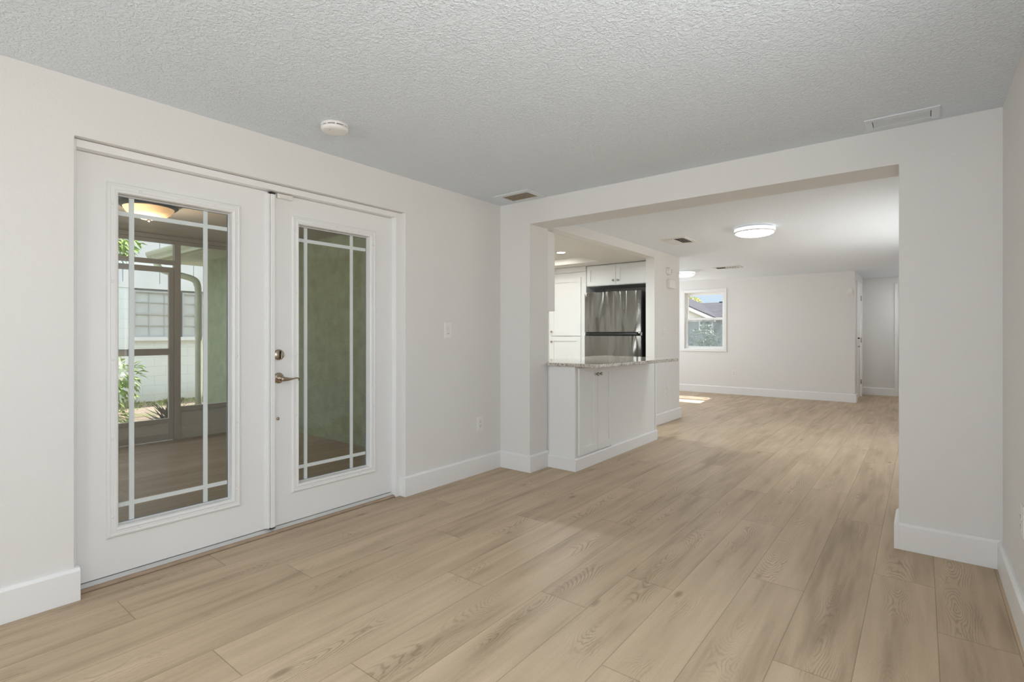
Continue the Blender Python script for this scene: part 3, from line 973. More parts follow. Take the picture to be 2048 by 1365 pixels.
vent((-2.45, 8.68, CE2), -2.66, -2.24, 8.56, 8.80, (-2.62, -2.28, 8.59, 8.77), CE2, M['vent_white'], M['vent_white'],
     'ceiling vent deep in the living room near the far wall', 'y', 9, 40, True)

def wall_plate_x(name, x, yc, zc, w, h, label, cat, kind, out=1):
    """switch or outlet on a wall with normal +x"""
    t = thing(name, (x, yc, zc), label, cat)
    obj('cover_plate', box(x, x + out * 0.006, yc - w / 2, yc + w / 2, zc - h / 2, zc + h / 2), M['plastic'], t, 0.0025)
    fx = x + out * 0.006
    if kind == 'switch':
        obj('rocker', box(fx, fx + out * 0.004, yc - 0.016, yc + 0.016, zc - 0.032, zc + 0.032), M['plastic_warm'], t, 0.0015)
        obj('switch_gap', box(fx, fx + out * 0.0045, yc - 0.0125, yc + 0.0125, zc - 0.0295, zc - 0.0265), M['slot'], t)
    else:
        for s_ in (-1, 1):
            r = obj('receptacle', box(fx, fx + out * 0.003, yc - 0.0165, yc + 0.0165, zc + s_ * 0.0195 - 0.014, zc + s_ * 0.0195 + 0.014), M['plastic'], t, 0.002)
            sl = box(fx + out * 0.003, fx + out * 0.0034, yc - 0.008, yc - 0.005, zc + s_ * 0.0195 - 0.003, zc + s_ * 0.0195 + 0.007)
            sl.box(fx + out * 0.003, fx + out * 0.0034, yc + 0.005, yc + 0.008, zc + s_ * 0.0195 - 0.003, zc + s_ * 0.0195 + 0.006)
            sl.box(fx + out * 0.003, fx + out * 0.0034, yc - 0.003, yc + 0.003, zc + s_ * 0.0195 - 0.011, zc + s_ * 0.0195 - 0.006)
            obj('slot', sl, M['slot'], r)
    return t
wall_plate_x('light_switch', XL, 2.876, 1.196, 0.076, 0.122, 'white rocker light switch beside the french doors', 'switch', 'switch')
wall_plate_x('power_outlet', XL, 3.253, 0.414, 0.074, 0.122, 'white duplex outlet low on the left wall', 'outlet', 'outlet')
wall_plate_x('light_switch', XK, 6.60, 1.19, 0.074, 0.118, 'pale light switch nearest the kitchen opening on the cream wall', 'switch', 'switch')
wall_plate_x('light_switch', XK, 7.02, 1.19, 0.074, 0.118, 'pale light switch at the far end of the cream kitchen wall', 'switch', 'switch')
wall_plate_x('power_outlet', XK, 6.73, 0.415, 0.074, 0.118, 'white outlet low on the wall past the counter', 'outlet', 'outlet')

wall_plate_x('power_outlet', XR, 2.85, 0.43, 0.074, 0.122, 'white outlet low on the right hand wall at the picture edge', 'outlet', 'outlet', -1)

sir = thing('siren_puck', (XK, 6.72, 2.0), 'round white alarm puck high on the cream kitchen wall', 'alarm')
obj('puck_body', MB().lathe((XK, 6.72, 2.0), (1, 0, 0), [(0.052, 0), (0.053, 0.006), (0.053, 0.040), (0.047, 0.047), (0.0, 0.049)], 36), M['plastic_warm'], sir)
for dz in (0.014, -0.014):
    obj('sounder_hole', MB().lathe((XK + 0.048, 6.735, 2.0 + dz), (1, 0, 0), [(0.006, 0), (0.006, 0.0025)], 12), M['slot'], sir)
ch = thing('door_chime', (XK, 6.77, 1.83), 'white box chime mounted under the round alarm puck', 'chime')
obj('chime_back', box(XK, XK + 0.022, 6.685, 6.855, 1.780, 1.880), M['plastic_warm'], ch, 0.003)
obj('chime_cover', box(XK + 0.022, XK + 0.055, 6.680, 6.860, 1.776, 1.884), M['plastic'], ch, 0.005)

pir = thing('motion_sensor', (-0.955, YF, 1.875), 'small white motion sensor high on the far wall corner', 'sensor')
obj('sensor_body', MB().extrude([(-0.99, YF - 0.002, 1.825), (-0.92, YF - 0.002, 1.825), (-0.926, YF - 0.04, 1.835), (-0.984, YF - 0.04, 1.835)], (0, 0, 0.10)), M['plastic'], pir, 0.003)
obj('sensor_lens', box(-0.978, -0.932, YF - 0.044, YF - 0.04, 1.842, 1.88), M['plastic_warm'], pir, 0.002)
fo = thing('power_outlet', (-2.84, YF, 0.41), 'white duplex outlet low on the far living room wall', 'outlet')
obj('cover_plate', box(-2.877, -2.803, YF - 0.007, YF - 0.0005, 0.35, 0.47), M['plastic'], fo, 0.002)
for s_ in (-1, 1):
    r = obj('receptacle', box(-2.857, -2.823, YF - 0.010, YF - 0.007, 0.41 + s_ * 0.02 - 0.014, 0.41 + s_ * 0.02 + 0.014), M['plastic_warm'], fo, 0.002)
    obj('slot', box(-2.848, -2.845, YF - 0.0105, YF - 0.010, 0.41 + s_ * 0.02 - 0.004, 0.41 + s_ * 0.02 + 0.006).box(-2.836, -2.833, YF - 0.0105, YF - 0.010, 0.41 + s_ * 0.02 - 0.004, 0.41 + s_ * 0.02 + 0.006), M['slot'], r)

# ------------------------------------------------------------------ ceiling lights of the living room and kitchen
def disk_lamp(name, x, y, z, dia, power, color):
    l = D.lights.new(name, 'AREA')
    l.shape, l.size, l.energy, l.color = 'DISK', dia, power, color
    o = D.objects.new(name, l)
    COL.objects.link(o)
    o.location = (x, y, z)
    return o
def flush_light(x, y, z, label, power=1.5):
    t = thing('ceiling_light', (x, y, z), label, 'ceiling light', 'round flush ceiling lights')
    obj('pan', MB().lathe((x, y, z), (0, 0, -1), [(0.170, 0), (0.172, 0.012), (0.176, 0.014)], 56), M['light_metal'], t)
    obj('rim', MB().lathe((x, y, z), (0, 0, -1), [(0.172, 0.012), (0.188, 0.016), (0.190, 0.030), (0.188, 0.046)], 56), M['rim'], t)
    obj('trim_ring', MB().lathe((x, y, z), (0, 0, -1), [(0.186, 0.0465), (0.1895, 0.048), (0.187, 0.056), (0.178, 0.058), (0.174, 0.054)], 56), M['light_metal'], t)
    disk_lamp('ceiling_light_lamp', x, y, z - 0.098, 0.30, power, (0.93, 0.97, 1.0))
    obj('lens', MB().lathe((x, y, z), (0, 0, -1), [(0.176, 0.056), (0.170, 0.064), (0.150, 0.075), (0.100, 0.085), (0.0, 0.090)], 56), M['led'], t)
    return t
flush_light(-1.315, 5.587, CE2, 'round lit flush ceiling light nearest the opening')
flush_light(-3.208, 8.818, CE2, 'round lit ceiling light half hidden behind the kitchen wall')
flush_light(-1.25, -0.75, CE, 'unseen round flush ceiling light added to brighten the near room', 7)  # fixture added out of view to brighten the near floor
flush_light(0.06, 11.3, CE2, 'unseen round flush light added to brighten the hall, hidden behind the stub wall', 1.0)  # fixture added out of view to lift the hall walls
def can(x, y, label):
    t = thing('recessed_light', (x, y, KZ), label, 'recessed light', 'recessed kitchen lights')
    obj('trim_ring', MB().lathe((x, y, KZ), (0, 0, -1), [(0.050, -0.001), (0.062, 0.001), (0.060, 0.005), (0.050, 0.004)], 36), M['light_metal'], t)
    disk_lamp('recessed_lamp', x, y, KZ - 0.012, 0.09, 17, (0.88, 0.97, 1.0))
    obj('lens', MB().lathe((x, y, KZ), (0, 0, -1), [(0.050, 0.002), (0.046, 0.005), (0.0, 0.006)], 36), M['can'], t)
tl_ = thing('tray_fill_light', (-4.3, 5.945, KZ + 0.09), 'slim light panel added to brighten the kitchen ceiling tray', 'ceiling light')  # panel added to brighten the tray's inner faces
obj('panel_frame', box(-4.86, -3.72, 5.80, 6.09, KZ + 0.078, KZ + 0.0895), M['light_metal'], tl_, 0.001)
obj('lens', box(-4.84, -3.74, 5.82, 6.07, KZ + 0.074, KZ + 0.0775), M['panel_led'], tl_)
can(-3.368, 5.208, 'lit recessed can light in the kitchen ceiling')
can(-4.75, 4.70, 'unseen can light added over the hidden side of the kitchen')  # extra can added as kitchen fill
can(-3.45, 4.15, 'unseen can light added behind the stub wall cabinet')  # another added can, unseen, for kitchen brightness

# ------------------------------------------------------------------ kitchen
def shaker(mb_parent, name, axis, face, a0, a1, z0, z1, out, stile=0.058, m='cab', thick=0.019):
    """shaker door with a sunken panel. axis 'x': the face normal is +-x and a runs along y; 'y': a runs along x"""
    mb = MB()
    def bx(p0, p1, a, b, c, d):
        if axis == 'x':
            mb.box(face + out * p0, face + out * p1, a, b, c, d)
        else:
            mb.box(a, b, face + out * p0, face + out * p1, c, d)
    bx(0.0005, thick, a0, a0 + stile, z0, z1)
    bx(0.0005, thick, a1 - stile, a1, z0, z1)
    bx(0.0005, thick, a0 + stile, a1 - stile, z0, z0 + stile)
    bx(0.0005, thick, a0 + stile, a1 - stile, z1 - stile, z1)
    bx(0.0005, thick - 0.012, a0 + stile - 0.002, a1 - stile + 0.002, z0 + stile - 0.002, z1 - stile + 0.002)
    return obj(name, mb, M[m], mb_parent, 0.0012)

def knob(parent, pos, axis):
    obj('knob', MB().lathe(pos, axis, [(0.006, 0), (0.005, 0.010), (0.006, 0.014), (0.0145, 0.017), (0.0145, 0.026), (0.012, 0.029), (0, 0.029)], 20), M['nickel'], parent)

XC = -2.329          # cabinet face; doors stand proud of it
pc = thing('peninsula_cabinet', (-2.55, 4.64, 0), 'white peninsula base cabinet under the granite counter', 'cabinet')
body = box(-2.86, XC, YB2 + 0.003, 5.48, 0.0, 0.884)
obj('carcass', body, M['cab'], pc, 0.001)
obj('end_panel', box(-2.572, XC + 0.019, YB2 - 0.012, YB2 + 0.002, 0.10, 0.884), M['cab'], pc, 0.001)
obj('blank_panel', box(XC + 0.0005, XC + 0.0185, 4.449, 5.462, 0.10, 0.884), M['cab'], pc, 0.001)
obj('corner_trim', box(XC + 0.0005, XC + 0.028, 5.464, 5.490, 0.0, 0.884), M['cab'], pc, 0.001)
fb = obj('face_frame', box(XC + 0.0005, XC + 0.010, YB2 + 0.003, 4.449, 0.10, 0.884), M['cab'], pc)
dl = shaker(pc, 'door', 'x', XC + 0.0105, 3.842, 4.1548, 0.122, 0.872, 1, 0.062, 'cab', 0.022)
knob(dl, (XC + 0.0325, 4.128, 0.806), (1, 0, 0))
dr = shaker(pc, 'door', 'x', XC + 0.0105, 4.1602, 4.4455, 0.122, 0.872, 1, 0.060, 'cab', 0.022)
knob(dr, (XC + 0.0325, 4.192, 0.806), (1, 0, 0))
kb = MB()
kb.extrude([(XC, YB2 - 0.030, 0), (XC + 0.038, YB2 - 0.030, 0), (XC + 0.038, YB2 - 0.030, 0.098), (XC + 0.030, YB2 - 0.030, 0.106), (XC, YB2 - 0.030, 0.106)], (0, 5.505 - YB2 + 0.030, 0))
kb.extrude([(-2.572, YB2 - 0.002, 0), (-2.572, YB2 - 0.030, 0), (-2.572, YB2 - 0.030, 0.098), (-2.572, YB2 - 0.022, 0.106), (-2.572, YB2 - 0.002, 0.106)], (XC + 2.572, 0, 0))
obj('toe_board', kb, M['trim'], pc, 0.001)

ct = tag(obj('countertop', MB().prism([(-2.572, 3.757), (-2.12, 3.792), (-2.096, 3.800), (-2.086, 3.822), (-2.028, 4.55), (-1.970, 5.27), (-1.985, 5.30), (-2.90, 5.42), (-2.945, 5.0), (-2.945, 3.83), (-2.60, 3.83)], 0.885, 0.915), M['granite'], None, 0.004),
         'polished beige granite slab on the white peninsula cabinet', 'countertop')

uc = thing('wall_cabinet', (-3.1, 3.96, 1.38), 'white upper cabinet hung behind the stub wall, seen edge on', 'cabinet')
obj('carcass', box(-3.55, -2.75, YB2 + 0.004, 4.125, 1.381, KZ - 0.004), M['cab'], uc, 0.001)
shaker(uc, 'door', 'y', 4.128, -3.147, -2.752, 1.384, KZ - 0.03, 1)
shaker(uc, 'door', 'y', 4.128, -3.548, -3.151, 1.384, KZ - 0.03, 1)

YP = 6.50
pn = thing('pantry_cabinet', (-4.1, 6.78, 0), 'tall white pantry cabinet left of the refrigerator', 'cabinet')
obj('carcass', box(-4.42, -3.765, YP + 0.002, 7.05, 0.0, 2.06), M['cab'], pn, 0.001)
obj('filler_strip', box(-3.845, -3.765, YP - 0.018, YP + 0.001, 0.1, 2.06), M['cab'], pn, 0.001)
obj('crown_board', box(-4.42, -3.765, YP - 0.03, YP + 0.001, 2.062, KZ - 0.004), M['cab'], pn, 0.001)
up = shaker(pn, 'door', 'y', YP + 0.001, -4.385, -3.855, 1.137, 1.985, -1, 0.065)
knob(up, (-4.352, YP - 0.018, 1.20), (0, -1, 0))
lo = shaker(pn, 'door', 'y', YP + 0.001, -4.385, -3.855, 0.115, 1.125, -1, 0.065)
knob(lo, (-4.352, YP - 0.018, 1.05), (0, -1, 0))

of = thing('bridge_cabinet', (-3.3, 6.8, 1.84), 'white two door cabinet bridging over the refrigerator', 'cabinet')
obj('carcass', box(-3.76, -2.785, YP + 0.002, 7.05, 1.838, KZ - 0.004), M['cab'], of, 0.001)
a = shaker(of, 'door', 'y', YP + 0.001, -3.755, -3.302, 1.845, KZ - 0.012, -1, 0.06)
knob(a, (-3.335, YP - 0.018, 1.905), (0, -1, 0))
a = shaker(of, 'door', 'y', YP + 0.001, -3.298, -2.79, 1.845, KZ - 0.012, -1, 0.06)
knob(a, (-3.265, YP - 0.018, 1.905), (0, -1, 0))

fr = thing('refrigerator', (-3.287, 6.68, 0), 'stainless steel top freezer refrigerator in the kitchen alcove', 'refrigerator')
fx0, fx1, fy = -3.709, -2.866, 6.312
obj('cabinet_body', box(fx0 + 0.008, fx1 - 0.004, fy + 0.075, 7.0, 0.03, 1.725), M['black'], fr, 0.004)
def fridge_door(name, z0, z1):
    mb = MB()
    n = 14
    outer = []
    for k in range(n + 1):
        t = k / n
        x = fx0 + (fx1 - fx0) * t
        bow = 0.022 * (1 - (2 * t - 1) ** 2)
        edge = 0.010 if k in (0, n) else 0.0
        outer.append((x, fy + 0.022 - bow + edge))
    poly = outer + [(fx1, fy + 0.066), (fx0, fy + 0.066)]
    mb.prism(poly, z0, z1)
    return obj(name, mb, M['steel'], fr, 0.003)
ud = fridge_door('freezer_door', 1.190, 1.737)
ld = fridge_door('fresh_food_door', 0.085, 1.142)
for dd, z in ((ud, 1.1885), (ld, 1.1435)):
    pass
grip = MB()
gp = []
for k in range(17):
    t = k / 16
    x = fx0 + 0.035 + (fx1 - fx0 - 0.07) * t
    gp.append((x, fy - 0.012 - 0.016 * (1 - (2 * t - 1) ** 4)))
poly = gp + [(fx1 - 0.03, fy + 0.02), (fx0 + 0.03, fy + 0.02)]
grip.prism(poly, 1.1485, 1.172)
obj('handle', grip, M['black'], fr, 0.004)
obj('door_gasket', box(fx0 + 0.01, fx1 - 0.01, fy + 0.03, fy + 0.07, 1.1425, 1.1895), M['black'], fr)
for x in (fx0 + 0.012, fx1 - 0.012):
    obj('handle_end', box(x - 0.012, x + 0.012, fy - 0.004, fy + 0.028, 1.1735, 1.188), M['light_metal'], fr, 0.003)
obj('hinge_cover', box(fx1 - 0.012, fx1 + 0.002, fy + 0.034, fy + 0.062, 1.145, 1.187), M['light_metal'], fr, 0.002)
obj('badge', MB().lathe((fx0 + 0.035, fy + 0.020, 1.695), (0, -1, 0), [(0.011, 0), (0.011, 0.003), (0.0, 0.004)], 20), M['nickel'], ud)

# ------------------------------------------------------------------ far window and hall doors
w = thing('window_1', ((WX0 + WX1) / 2, YF, WZ0), 'white single hung window in the far wall', 'window', None, 'structure')
f = box(WX0, WX0 + 0.075, YF - 0.012, YF + 0.12, WZ0, WZ1).box(WX1 - 0.05, WX1, YF - 0.012, YF + 0.12, WZ0, WZ1)
f.box(WX0 + 0.075, WX1 - 0.05, YF - 0.012, YF + 0.12, WZ1 - 0.06, WZ1).box(WX0 + 0.075, WX1 - 0.05, YF - 0.012, YF + 0.12, WZ0, WZ0 + 0.03)
obj('window_frame', f, M['trim'], w, 0.002)
obj('window_sill', box(WX0 - 0.01, WX1 + 0.01, YF - 0.02, YF - 0.0005, WZ0 - 0.022, WZ0 - 0.001), M['trim'], w, 0.002)
def sash(x0, x1, z0, z1, y, bar, label):
    s = box(x0, x0 + bar, y, y + 0.03, z0, z1).box(x1 - bar, x1, y, y + 0.03, z0, z1).box(x0 + bar, x1 - bar, y, y + 0.03, z0, z0 + bar).box(x0 + bar, x1 - bar, y, y + 0.03, z1 - bar, z1)
    so = obj('sash', s, M['trim'], w, 0.002)
    obj('glass_pane', box(x0 + bar, x1 - bar, y + 0.013, y + 0.017, z0 + bar, z1 - bar), M['glass_win'], so)
    return so
sash(WX0 + 0.076, WX1 - 0.051, 1.435, WZ1 - 0.061, YF + 0.072, 0.05, '')
lower = sash(WX0 + 0.076, WX1 - 0.051, WZ0 + 0.031, 1.487, YF + 0.035, 0.042, '')
obj('protective_film', box(WX0 + 0.12, WX1 - 0.095, YF + 0.0535, YF + 0.0545, WZ0 + 0.075, 1.443), M['film'], lower, label='cloudy plastic film stuck on the lower pane')

def panel_door(name, axis, face, a0, a1, z1, out, label):
    d = thing(name, (face, a0, 0) if axis == 'x' else (a0, face, 0), label, 'door', None, 'structure')
    return d
d3 = panel_door('door_3', 'x', -0.889, DY0, DY1, DZ, 1, 'white hall door with silver hinges, seen edge on')
obj('door_leaf', box(-0.935, -0.895, DY0 + 0.02, DY1 - 0.02, 0.01, DZ - 0.02), M['door'], d3, 0.002)
cs = box(-0.8885, -0.874, DY0 - 0.055, DY0 + 0.018, 0, DZ + 0.055).box(-0.8885, -0.874, DY1 - 0.018, DY1 + 0.055, 0, DZ + 0.055).box(-0.8885, -0.874, DY0 + 0.018, DY1 - 0.018, DZ - 0.018, DZ + 0.055)
obj('casing', cs, M['trim'], d3, 0.003)
pl = MB()
for z0, z1 in ((0.22, 0.85), (1.02, 1.86)):
    for y0, y1 in ((DY0 + 0.12, (DY0 + DY1) / 2 - 0.05), ((DY0 + DY1) / 2 + 0.05, DY1 - 0.12)):
        pl.box(-0.8948, -0.889, y0, y1, z0, z1)
obj('raised_panel', pl, M['door'], d3, 0.004)
for z in (1.825, 1.05, 0.28):
    obj('hinge', MB().cyl((-0.882, DY1 - 0.025, z - 0.045), (0, 0, 1), 0.008, 0.09, 12).box(-0.895, -0.882, DY1 - 0.055, DY1 - 0.021, z - 0.045, z + 0.045), M['nickel'], d3)
obj('deadbolt', MB().lathe((-0.895, DY0 + 0.08, 1.09), (1, 0, 0), [(0.03, 0), (0.03, 0.010), (0.012, 0.014), (0.012, 0.045), (0, 0.046)], 24), M['bronze_dark'], d3)
lv = MB().lathe((-0.895, DY0 + 0.08, 0.945), (1, 0, 0), [(0.03, 0), (0.03, 0.010), (0.011, 0.014), (0.011, 0.045), (0, 0.046)], 24)
lv.tube([(-0.852, DY0 + 0.08, 0.945), (-0.852, DY0 + 0.19, 0.943)], 0.008, 10)
obj('door_lever', lv, M['nickel'], d3)
d4 = panel_door('door_4', 'y', YH, -0.40, 0.30, DZ, -1, 'white door edge on the hall end wall')
obj('casing', box(-0.40, -0.345, YH - 0.016, YH - 0.0005, 0, 2.10).box(-0.345, 0.30, YH - 0.016, YH - 0.0005, 2.045, 2.10), M['trim'], d4, 0.003)
obj('door_leaf', box(-0.343, 0.30, YH - 0.010, YH - 0.0005, 0.01, 2.043), M['door'], d4, 0.002)
obj('knob', MB().lathe((-0.29, YH - 0.010, 0.945), (0, -1, 0), [(0.026, 0), (0.026, 0.006), (0.010, 0.010), (0.010, 0.03), (0.026, 0.04), (0.024, 0.058), (0, 0.062)], 20), M['nickel'], d4)

# assumed rear window, then three unseen windows added to carry the fill lamps
x0, x1, z0, z1 = W1
ww = thing('assumed_window_2', ((x0 + x1) / 2, YR, z0), 'unseen wide window assumed in the wall behind the camera', 'window', None, 'structure')
g = box(x0, x0 + 0.06, YR - 0.10, YR - 0.03, z0, z1).box(x1 - 0.06, x1, YR - 0.10, YR - 0.03, z0, z1).box(x0 + 0.06, x1 - 0.06, YR - 0.10, YR - 0.03, z0, z0 + 0.06).box(x0 + 0.06, x1 - 0.06, YR - 0.10, YR - 0.03, z1 - 0.06, z1)
obj('window_frame', g, M['trim'], ww, 0.002)
obj('glass_pane', box(x0 + 0.06, x1 - 0.06, YR - 0.067, YR - 0.063, z0 + 0.06, z1 - 0.06), M['glass_win'], ww)
for nm, (x0, x1, z0, z1), lb in (('fill_window_3', W2, 'unseen window added in the near right wall for fill light'), ('fill_window_5', W5, 'unseen window added in the living room right wall for fill light')):
    ww = thing(nm, (XR, (x0 + x1) / 2, z0), lb, 'window', None, 'structure')
    g = box(XR + 0.03, XR + 0.10, x0, x0 + 0.06, z0, z1).box(XR + 0.03, XR + 0.10, x1 - 0.06, x1, z0, z1).box(XR + 0.03, XR + 0.10, x0 + 0.06, x1 - 0.06, z0, z0 + 0.06).box(XR + 0.03, XR + 0.10, x0 + 0.06, x1 - 0.06, z1 - 0.06, z1)
    obj('window_frame', g, M['trim'], ww, 0.002)
    obj('glass_pane', box(XR + 0.063, XR + 0.067, x0 + 0.06, x1 - 0.06, z0 + 0.06, z1 - 0.06), M['glass_win'], ww)
ww = thing('fill_window_4', (-6.55, 9.0, 0.25), 'unseen tall window added on the living room side for fill light', 'window', None, 'structure')
g = box(-6.58, -6.52, 8.0, 8.06, 0.25, 2.1).box(-6.58, -6.52, 9.94, 10.0, 0.25, 2.1).box(-6.58, -6.52, 8.06, 9.94, 0.25, 0.31).box(-6.58, -6.52, 8.06, 9.94, 2.04, 2.1)
obj('window_frame', g, M['trim'], ww, 0.002)
obj('glass_pane', box(-6.552, -6.548, 8.06, 9.94, 0.31, 2.04), M['glass_win'], ww)

# ------------------------------------------------------------------ porch beyond the french doors
XS, PZ = -6.75, -0.05
pf = plank_floor('floor_porch', M['porch_oak'], -3.10, 0, 17, -2.6, 3.40, PZ, {}, (-6.95, -3.06), 11)
tag(pf, 'brown plank tile floor of the screened porch', 'floor', None, 'structure')
struct('trim_5', box(-6.97, -3.06, -2.65, 3.4, -0.2, PZ - 0.006), M['porch_panel'], 'concrete slab edge under the porch floor', 'slab')
struct('ceiling_porch', box(-7.05, -3.062, -2.65, 3.398, 2.28, 2.40), M['porch_ceiling'], 'brownish painted porch ceiling beyond the doors', 'ceiling')
struct('wall_porch_house', box(-3.10, -3.0605, -2.65, REC0 - 0.02, -0.2, 2.28).box(-3.10, -3.0605, REC1 + 0.02, 3.398, -0.2, 2.28).box(-3.10, -3.0605, REC0 - 0.02, REC1 + 0.02, 2.04, 2.28),
       M['green'], 'outer sage face of the wall around the french doors', 'wall')

sw = thing('screen_wall', (XS, 0.6, PZ), 'taupe aluminium screen wall along the porch edge', 'screen wall')
hb = box(XS - 0.03, XS + 0.03, -2.6, 3.395, 2.195, 2.232)
obj('top_beam', hb, M['porch_frame'], sw, 0.002)
obj('top_plate', box(XS - 0.045, XS + 0.045, -2.6, 3.395, 2.234, 2.279), M['porch_frame'], sw, 0.002)
for y in (2.275, 1.02, -0.3, -1.6, 3.36):
    obj('post', box(XS - 0.035, XS + 0.035, y, y + 0.062 if y != 3.36 else 3.395, PZ, 2.1945), M['porch_frame'], sw, 0.002)
obj('door_header', box(XS - 0.03, XS + 0.03, 1.083, 2.2745, 1.955, 2.005), M['porch_frame'], sw, 0.002)
for y0, y1 in ((2.3375, 3.3595), (-0.237, 1.0195), (-1.537, -0.3005), (-2.6, -1.6005)):
    obj('kick_panel', box(XS - 0.012, XS + 0.012, y0, y1, PZ + 0.002, 0.2715), M['porch_panel'], sw)
    obj('kick_rail', box(XS - 0.03, XS + 0.03, y0, y1, 0.272, 0.325), M['porch_frame'], sw, 0.002)
    obj('screen_mesh', box(XS - 0.0006, XS + 0.0006, y0, y1, 0.3255, 2.194), M['screen'], sw)
obj('screen_mesh', box(XS - 0.0006, XS + 0.0006, 1.083, 2.2745, 2.0055, 2.194), M['screen'], sw)

sd = thing('screen_door', (XS, 1.68, PZ), 'taupe framed screen door in the porch screen wall', 'door')
x0, x1 = XS - 0.018, XS + 0.018
obj('stile', box(x0, x1, 2.222, 2.270, PZ + 0.01, 1.925), M['porch_frame'], sd, 0.002)
obj('stile', box(x0, x1, 1.088, 1.15, PZ + 0.01, 1.925), M['porch_frame'], sd, 0.002)
obj('rail', box(x0, x1, 1.1505, 2.2215, 1.865, 1.925), M['porch_frame'], sd, 0.002)
obj('rail', box(x0, x1, 1.1505, 2.2215, 0.925, 1.0), M['porch_frame'], sd, 0.002)
obj('rail', box(x0, x1, 1.1505, 2.2215, 0.155, 0.205), M['porch_frame'], sd, 0.002)
obj('rail', box(x0, x1, 1.1505, 2.2215, PZ + 0.01, 0.03), M['porch_frame'], sd, 0.002)
obj('kick_panel', box(XS - 0.008, XS + 0.008, 1.151, 2.221, 0.0305, 0.1545), M['porch_panel'], sd)
obj('screen_mesh', box(XS - 0.0006, XS + 0.0006, 1.151, 2.221, 1.0005, 1.8645), M['screen'], sd)
obj('screen_mesh', box(XS - 0.0006, XS + 0.0006, 1.151, 2.221, 0.2055, 0.9245), M['screen'], sd)

plx, ply, plz = -5.16, 1.553, 2.28
pt = thing('porch_light', (plx, ply, plz), 'bronze rimmed amber bowl light glowing on the porch ceiling', 'ceiling light')
obj('bronze_pan', MB().lathe((plx, ply, plz), (0, 0, -1), [(0.17, 0), (0.205, 0.008), (0.215, 0.03), (0.200, 0.045), (0.185, 0.046)], 48), M['bronze_dark'], pt)
obj('glass_bowl', MB().lathe((plx, ply, plz), (0, 0, -1), [(0.185, 0.040), (0.180, 0.055), (0.160, 0.085), (0.120, 0.115), (0.06, 0.136), (0.0, 0.142)], 48), M['amber'], pt)
obj('finial', MB().lathe((plx, ply, plz), (0, 0, -1), [(0.014, 0.141), (0.016, 0.147), (0.009, 0.156), (0, 0.162)], 20), M['bronze_dark'], pt)
pl_d = D.lights.new('porch_bulb', 'POINT')
pl_d.energy, pl_d.color, pl_d.shadow_soft_size = 17, (1.0, 0.80, 0.58), 0.06
pl_o = D.objects.new('porch_bulb', pl_d)
COL.objects.link(pl_o)
pl_o.location = (plx, ply, plz - 0.20)

# eave, gutter and downspout of the green wing
ev = thing('roof_eave', (-9.2, 3.1, 2.29), 'pale sage roof eave with gutter beyond the porch screen', 'eave')
obj('soffit', box(-9.50, -7.06, 2.98, 3.399, 2.30, 2.33).box(-9.50, -8.77, 3.399, 4.5, 2.30, 2.33), M['green_trim'], ev)
obj('fascia', box(-9.50, -7.06, 2.955, 2.9795, 2.29, 2.45), M['green_trim'], ev)
gut = [(0.0, 2.445), (0.0, 2.315), (-0.075, 2.310), (-0.085, 2.345), (-0.115, 2.385), (-0.125, 2.42), (-0.125, 2.445)]
obj('gutter', MB().extrude([(-9.56, 2.954 + a, z) for a, z in gut], (2.48, 0, 0)), M['green_trim'], ev, 0.002)
obj('roof_deck', MB().extrude([(-9.52, 2.93, 2.452), (-9.52, 5.2, 3.2), (-9.52, 5.2, 3.24), (-9.52, 2.93, 2.49)], (2.46, 0, 0)), M['shingle'], ev)
dp = [Vector(p) for p in ((-9.31, 2.89, 2.40), (-9.30, 2.90, 2.30), (-9.26, 2.94, 2.17), (-9.05, 3.14, 2.08), (-8.89, 3.29, 2.00), (-8.86, 3.325, 1.84), (-8.86, 3.33, 1.5), (-8.86, 3.33, -0.05))]
pts = []
for k in range(len(dp) - 1):                 # smooth elbow
    p0, p1, p2, p3 = dp[max(k - 1, 0)], dp[k], dp[k + 1], dp[min(k + 2, len(dp) - 1)]
    for t in (0, 0.25, 0.5, 0.75):
        pts.append(0.5 * ((2 * p1) + (p2 - p0) * t + (2 * p0 - 5 * p1 + 4 * p2 - p3) * t * t + (3 * p1 - p0 - 3 * p2 + p3) * t ** 3))
pts.append(dp[-1])
dsp = tag(obj('downspout', MB().tube(pts, 0.048, 14), M['green_trim'], None),
          'pale sage downspout curving down the green wall corner', 'downspout')

# ------------------------------------------------------------------ yard and neighbour to the left
GZ = -0.12
struct('ground', box(-60, 40, -30, 110, GZ - 0.2, GZ), M['ground'], 'sandy yard ground outside the porch', 'ground')
nh = thing('neighbour_house', (-11.9, 4.5, GZ), 'white painted block house beyond the porch screen', 'house')
NX = -11.5
obj('block_wall', box(NX - 0.2, NX, -4, 3.20, GZ, 2.02).box(NX - 0.2, NX, 3.20, 5.0, GZ, 1.06).box(NX - 0.2, NX, 5.0, 14, GZ, 2.02).box(NX - 0.2, NX - 0.12, 3.20, 5.0, 1.06, 2.02), M['block'], nh)
obj('lintel_band', box(NX - 0.2, NX + 0.012, -4, 14, 2.021, 2.125), M['white_panel'], nh)
for k in range(14):
    y0 = 3.640 - 0.59 * 6 + 0.59 * k
    obj('wall_panel', box(NX - 0.2, NX + 0.006, y0 + 0.006, y0 + 0.584, 2.126, 4.2), M['white_panel'], nh)
obj('roof', MB().extrude([(NX + 0.5, -4.4, 4.2), (NX + 0.5, -4.4, 4.35), (NX - 3.5, -4.4, 5.6), (NX - 3.5, -4.4, 5.45)], (0, 19, 0)), M['shingle'], nh)
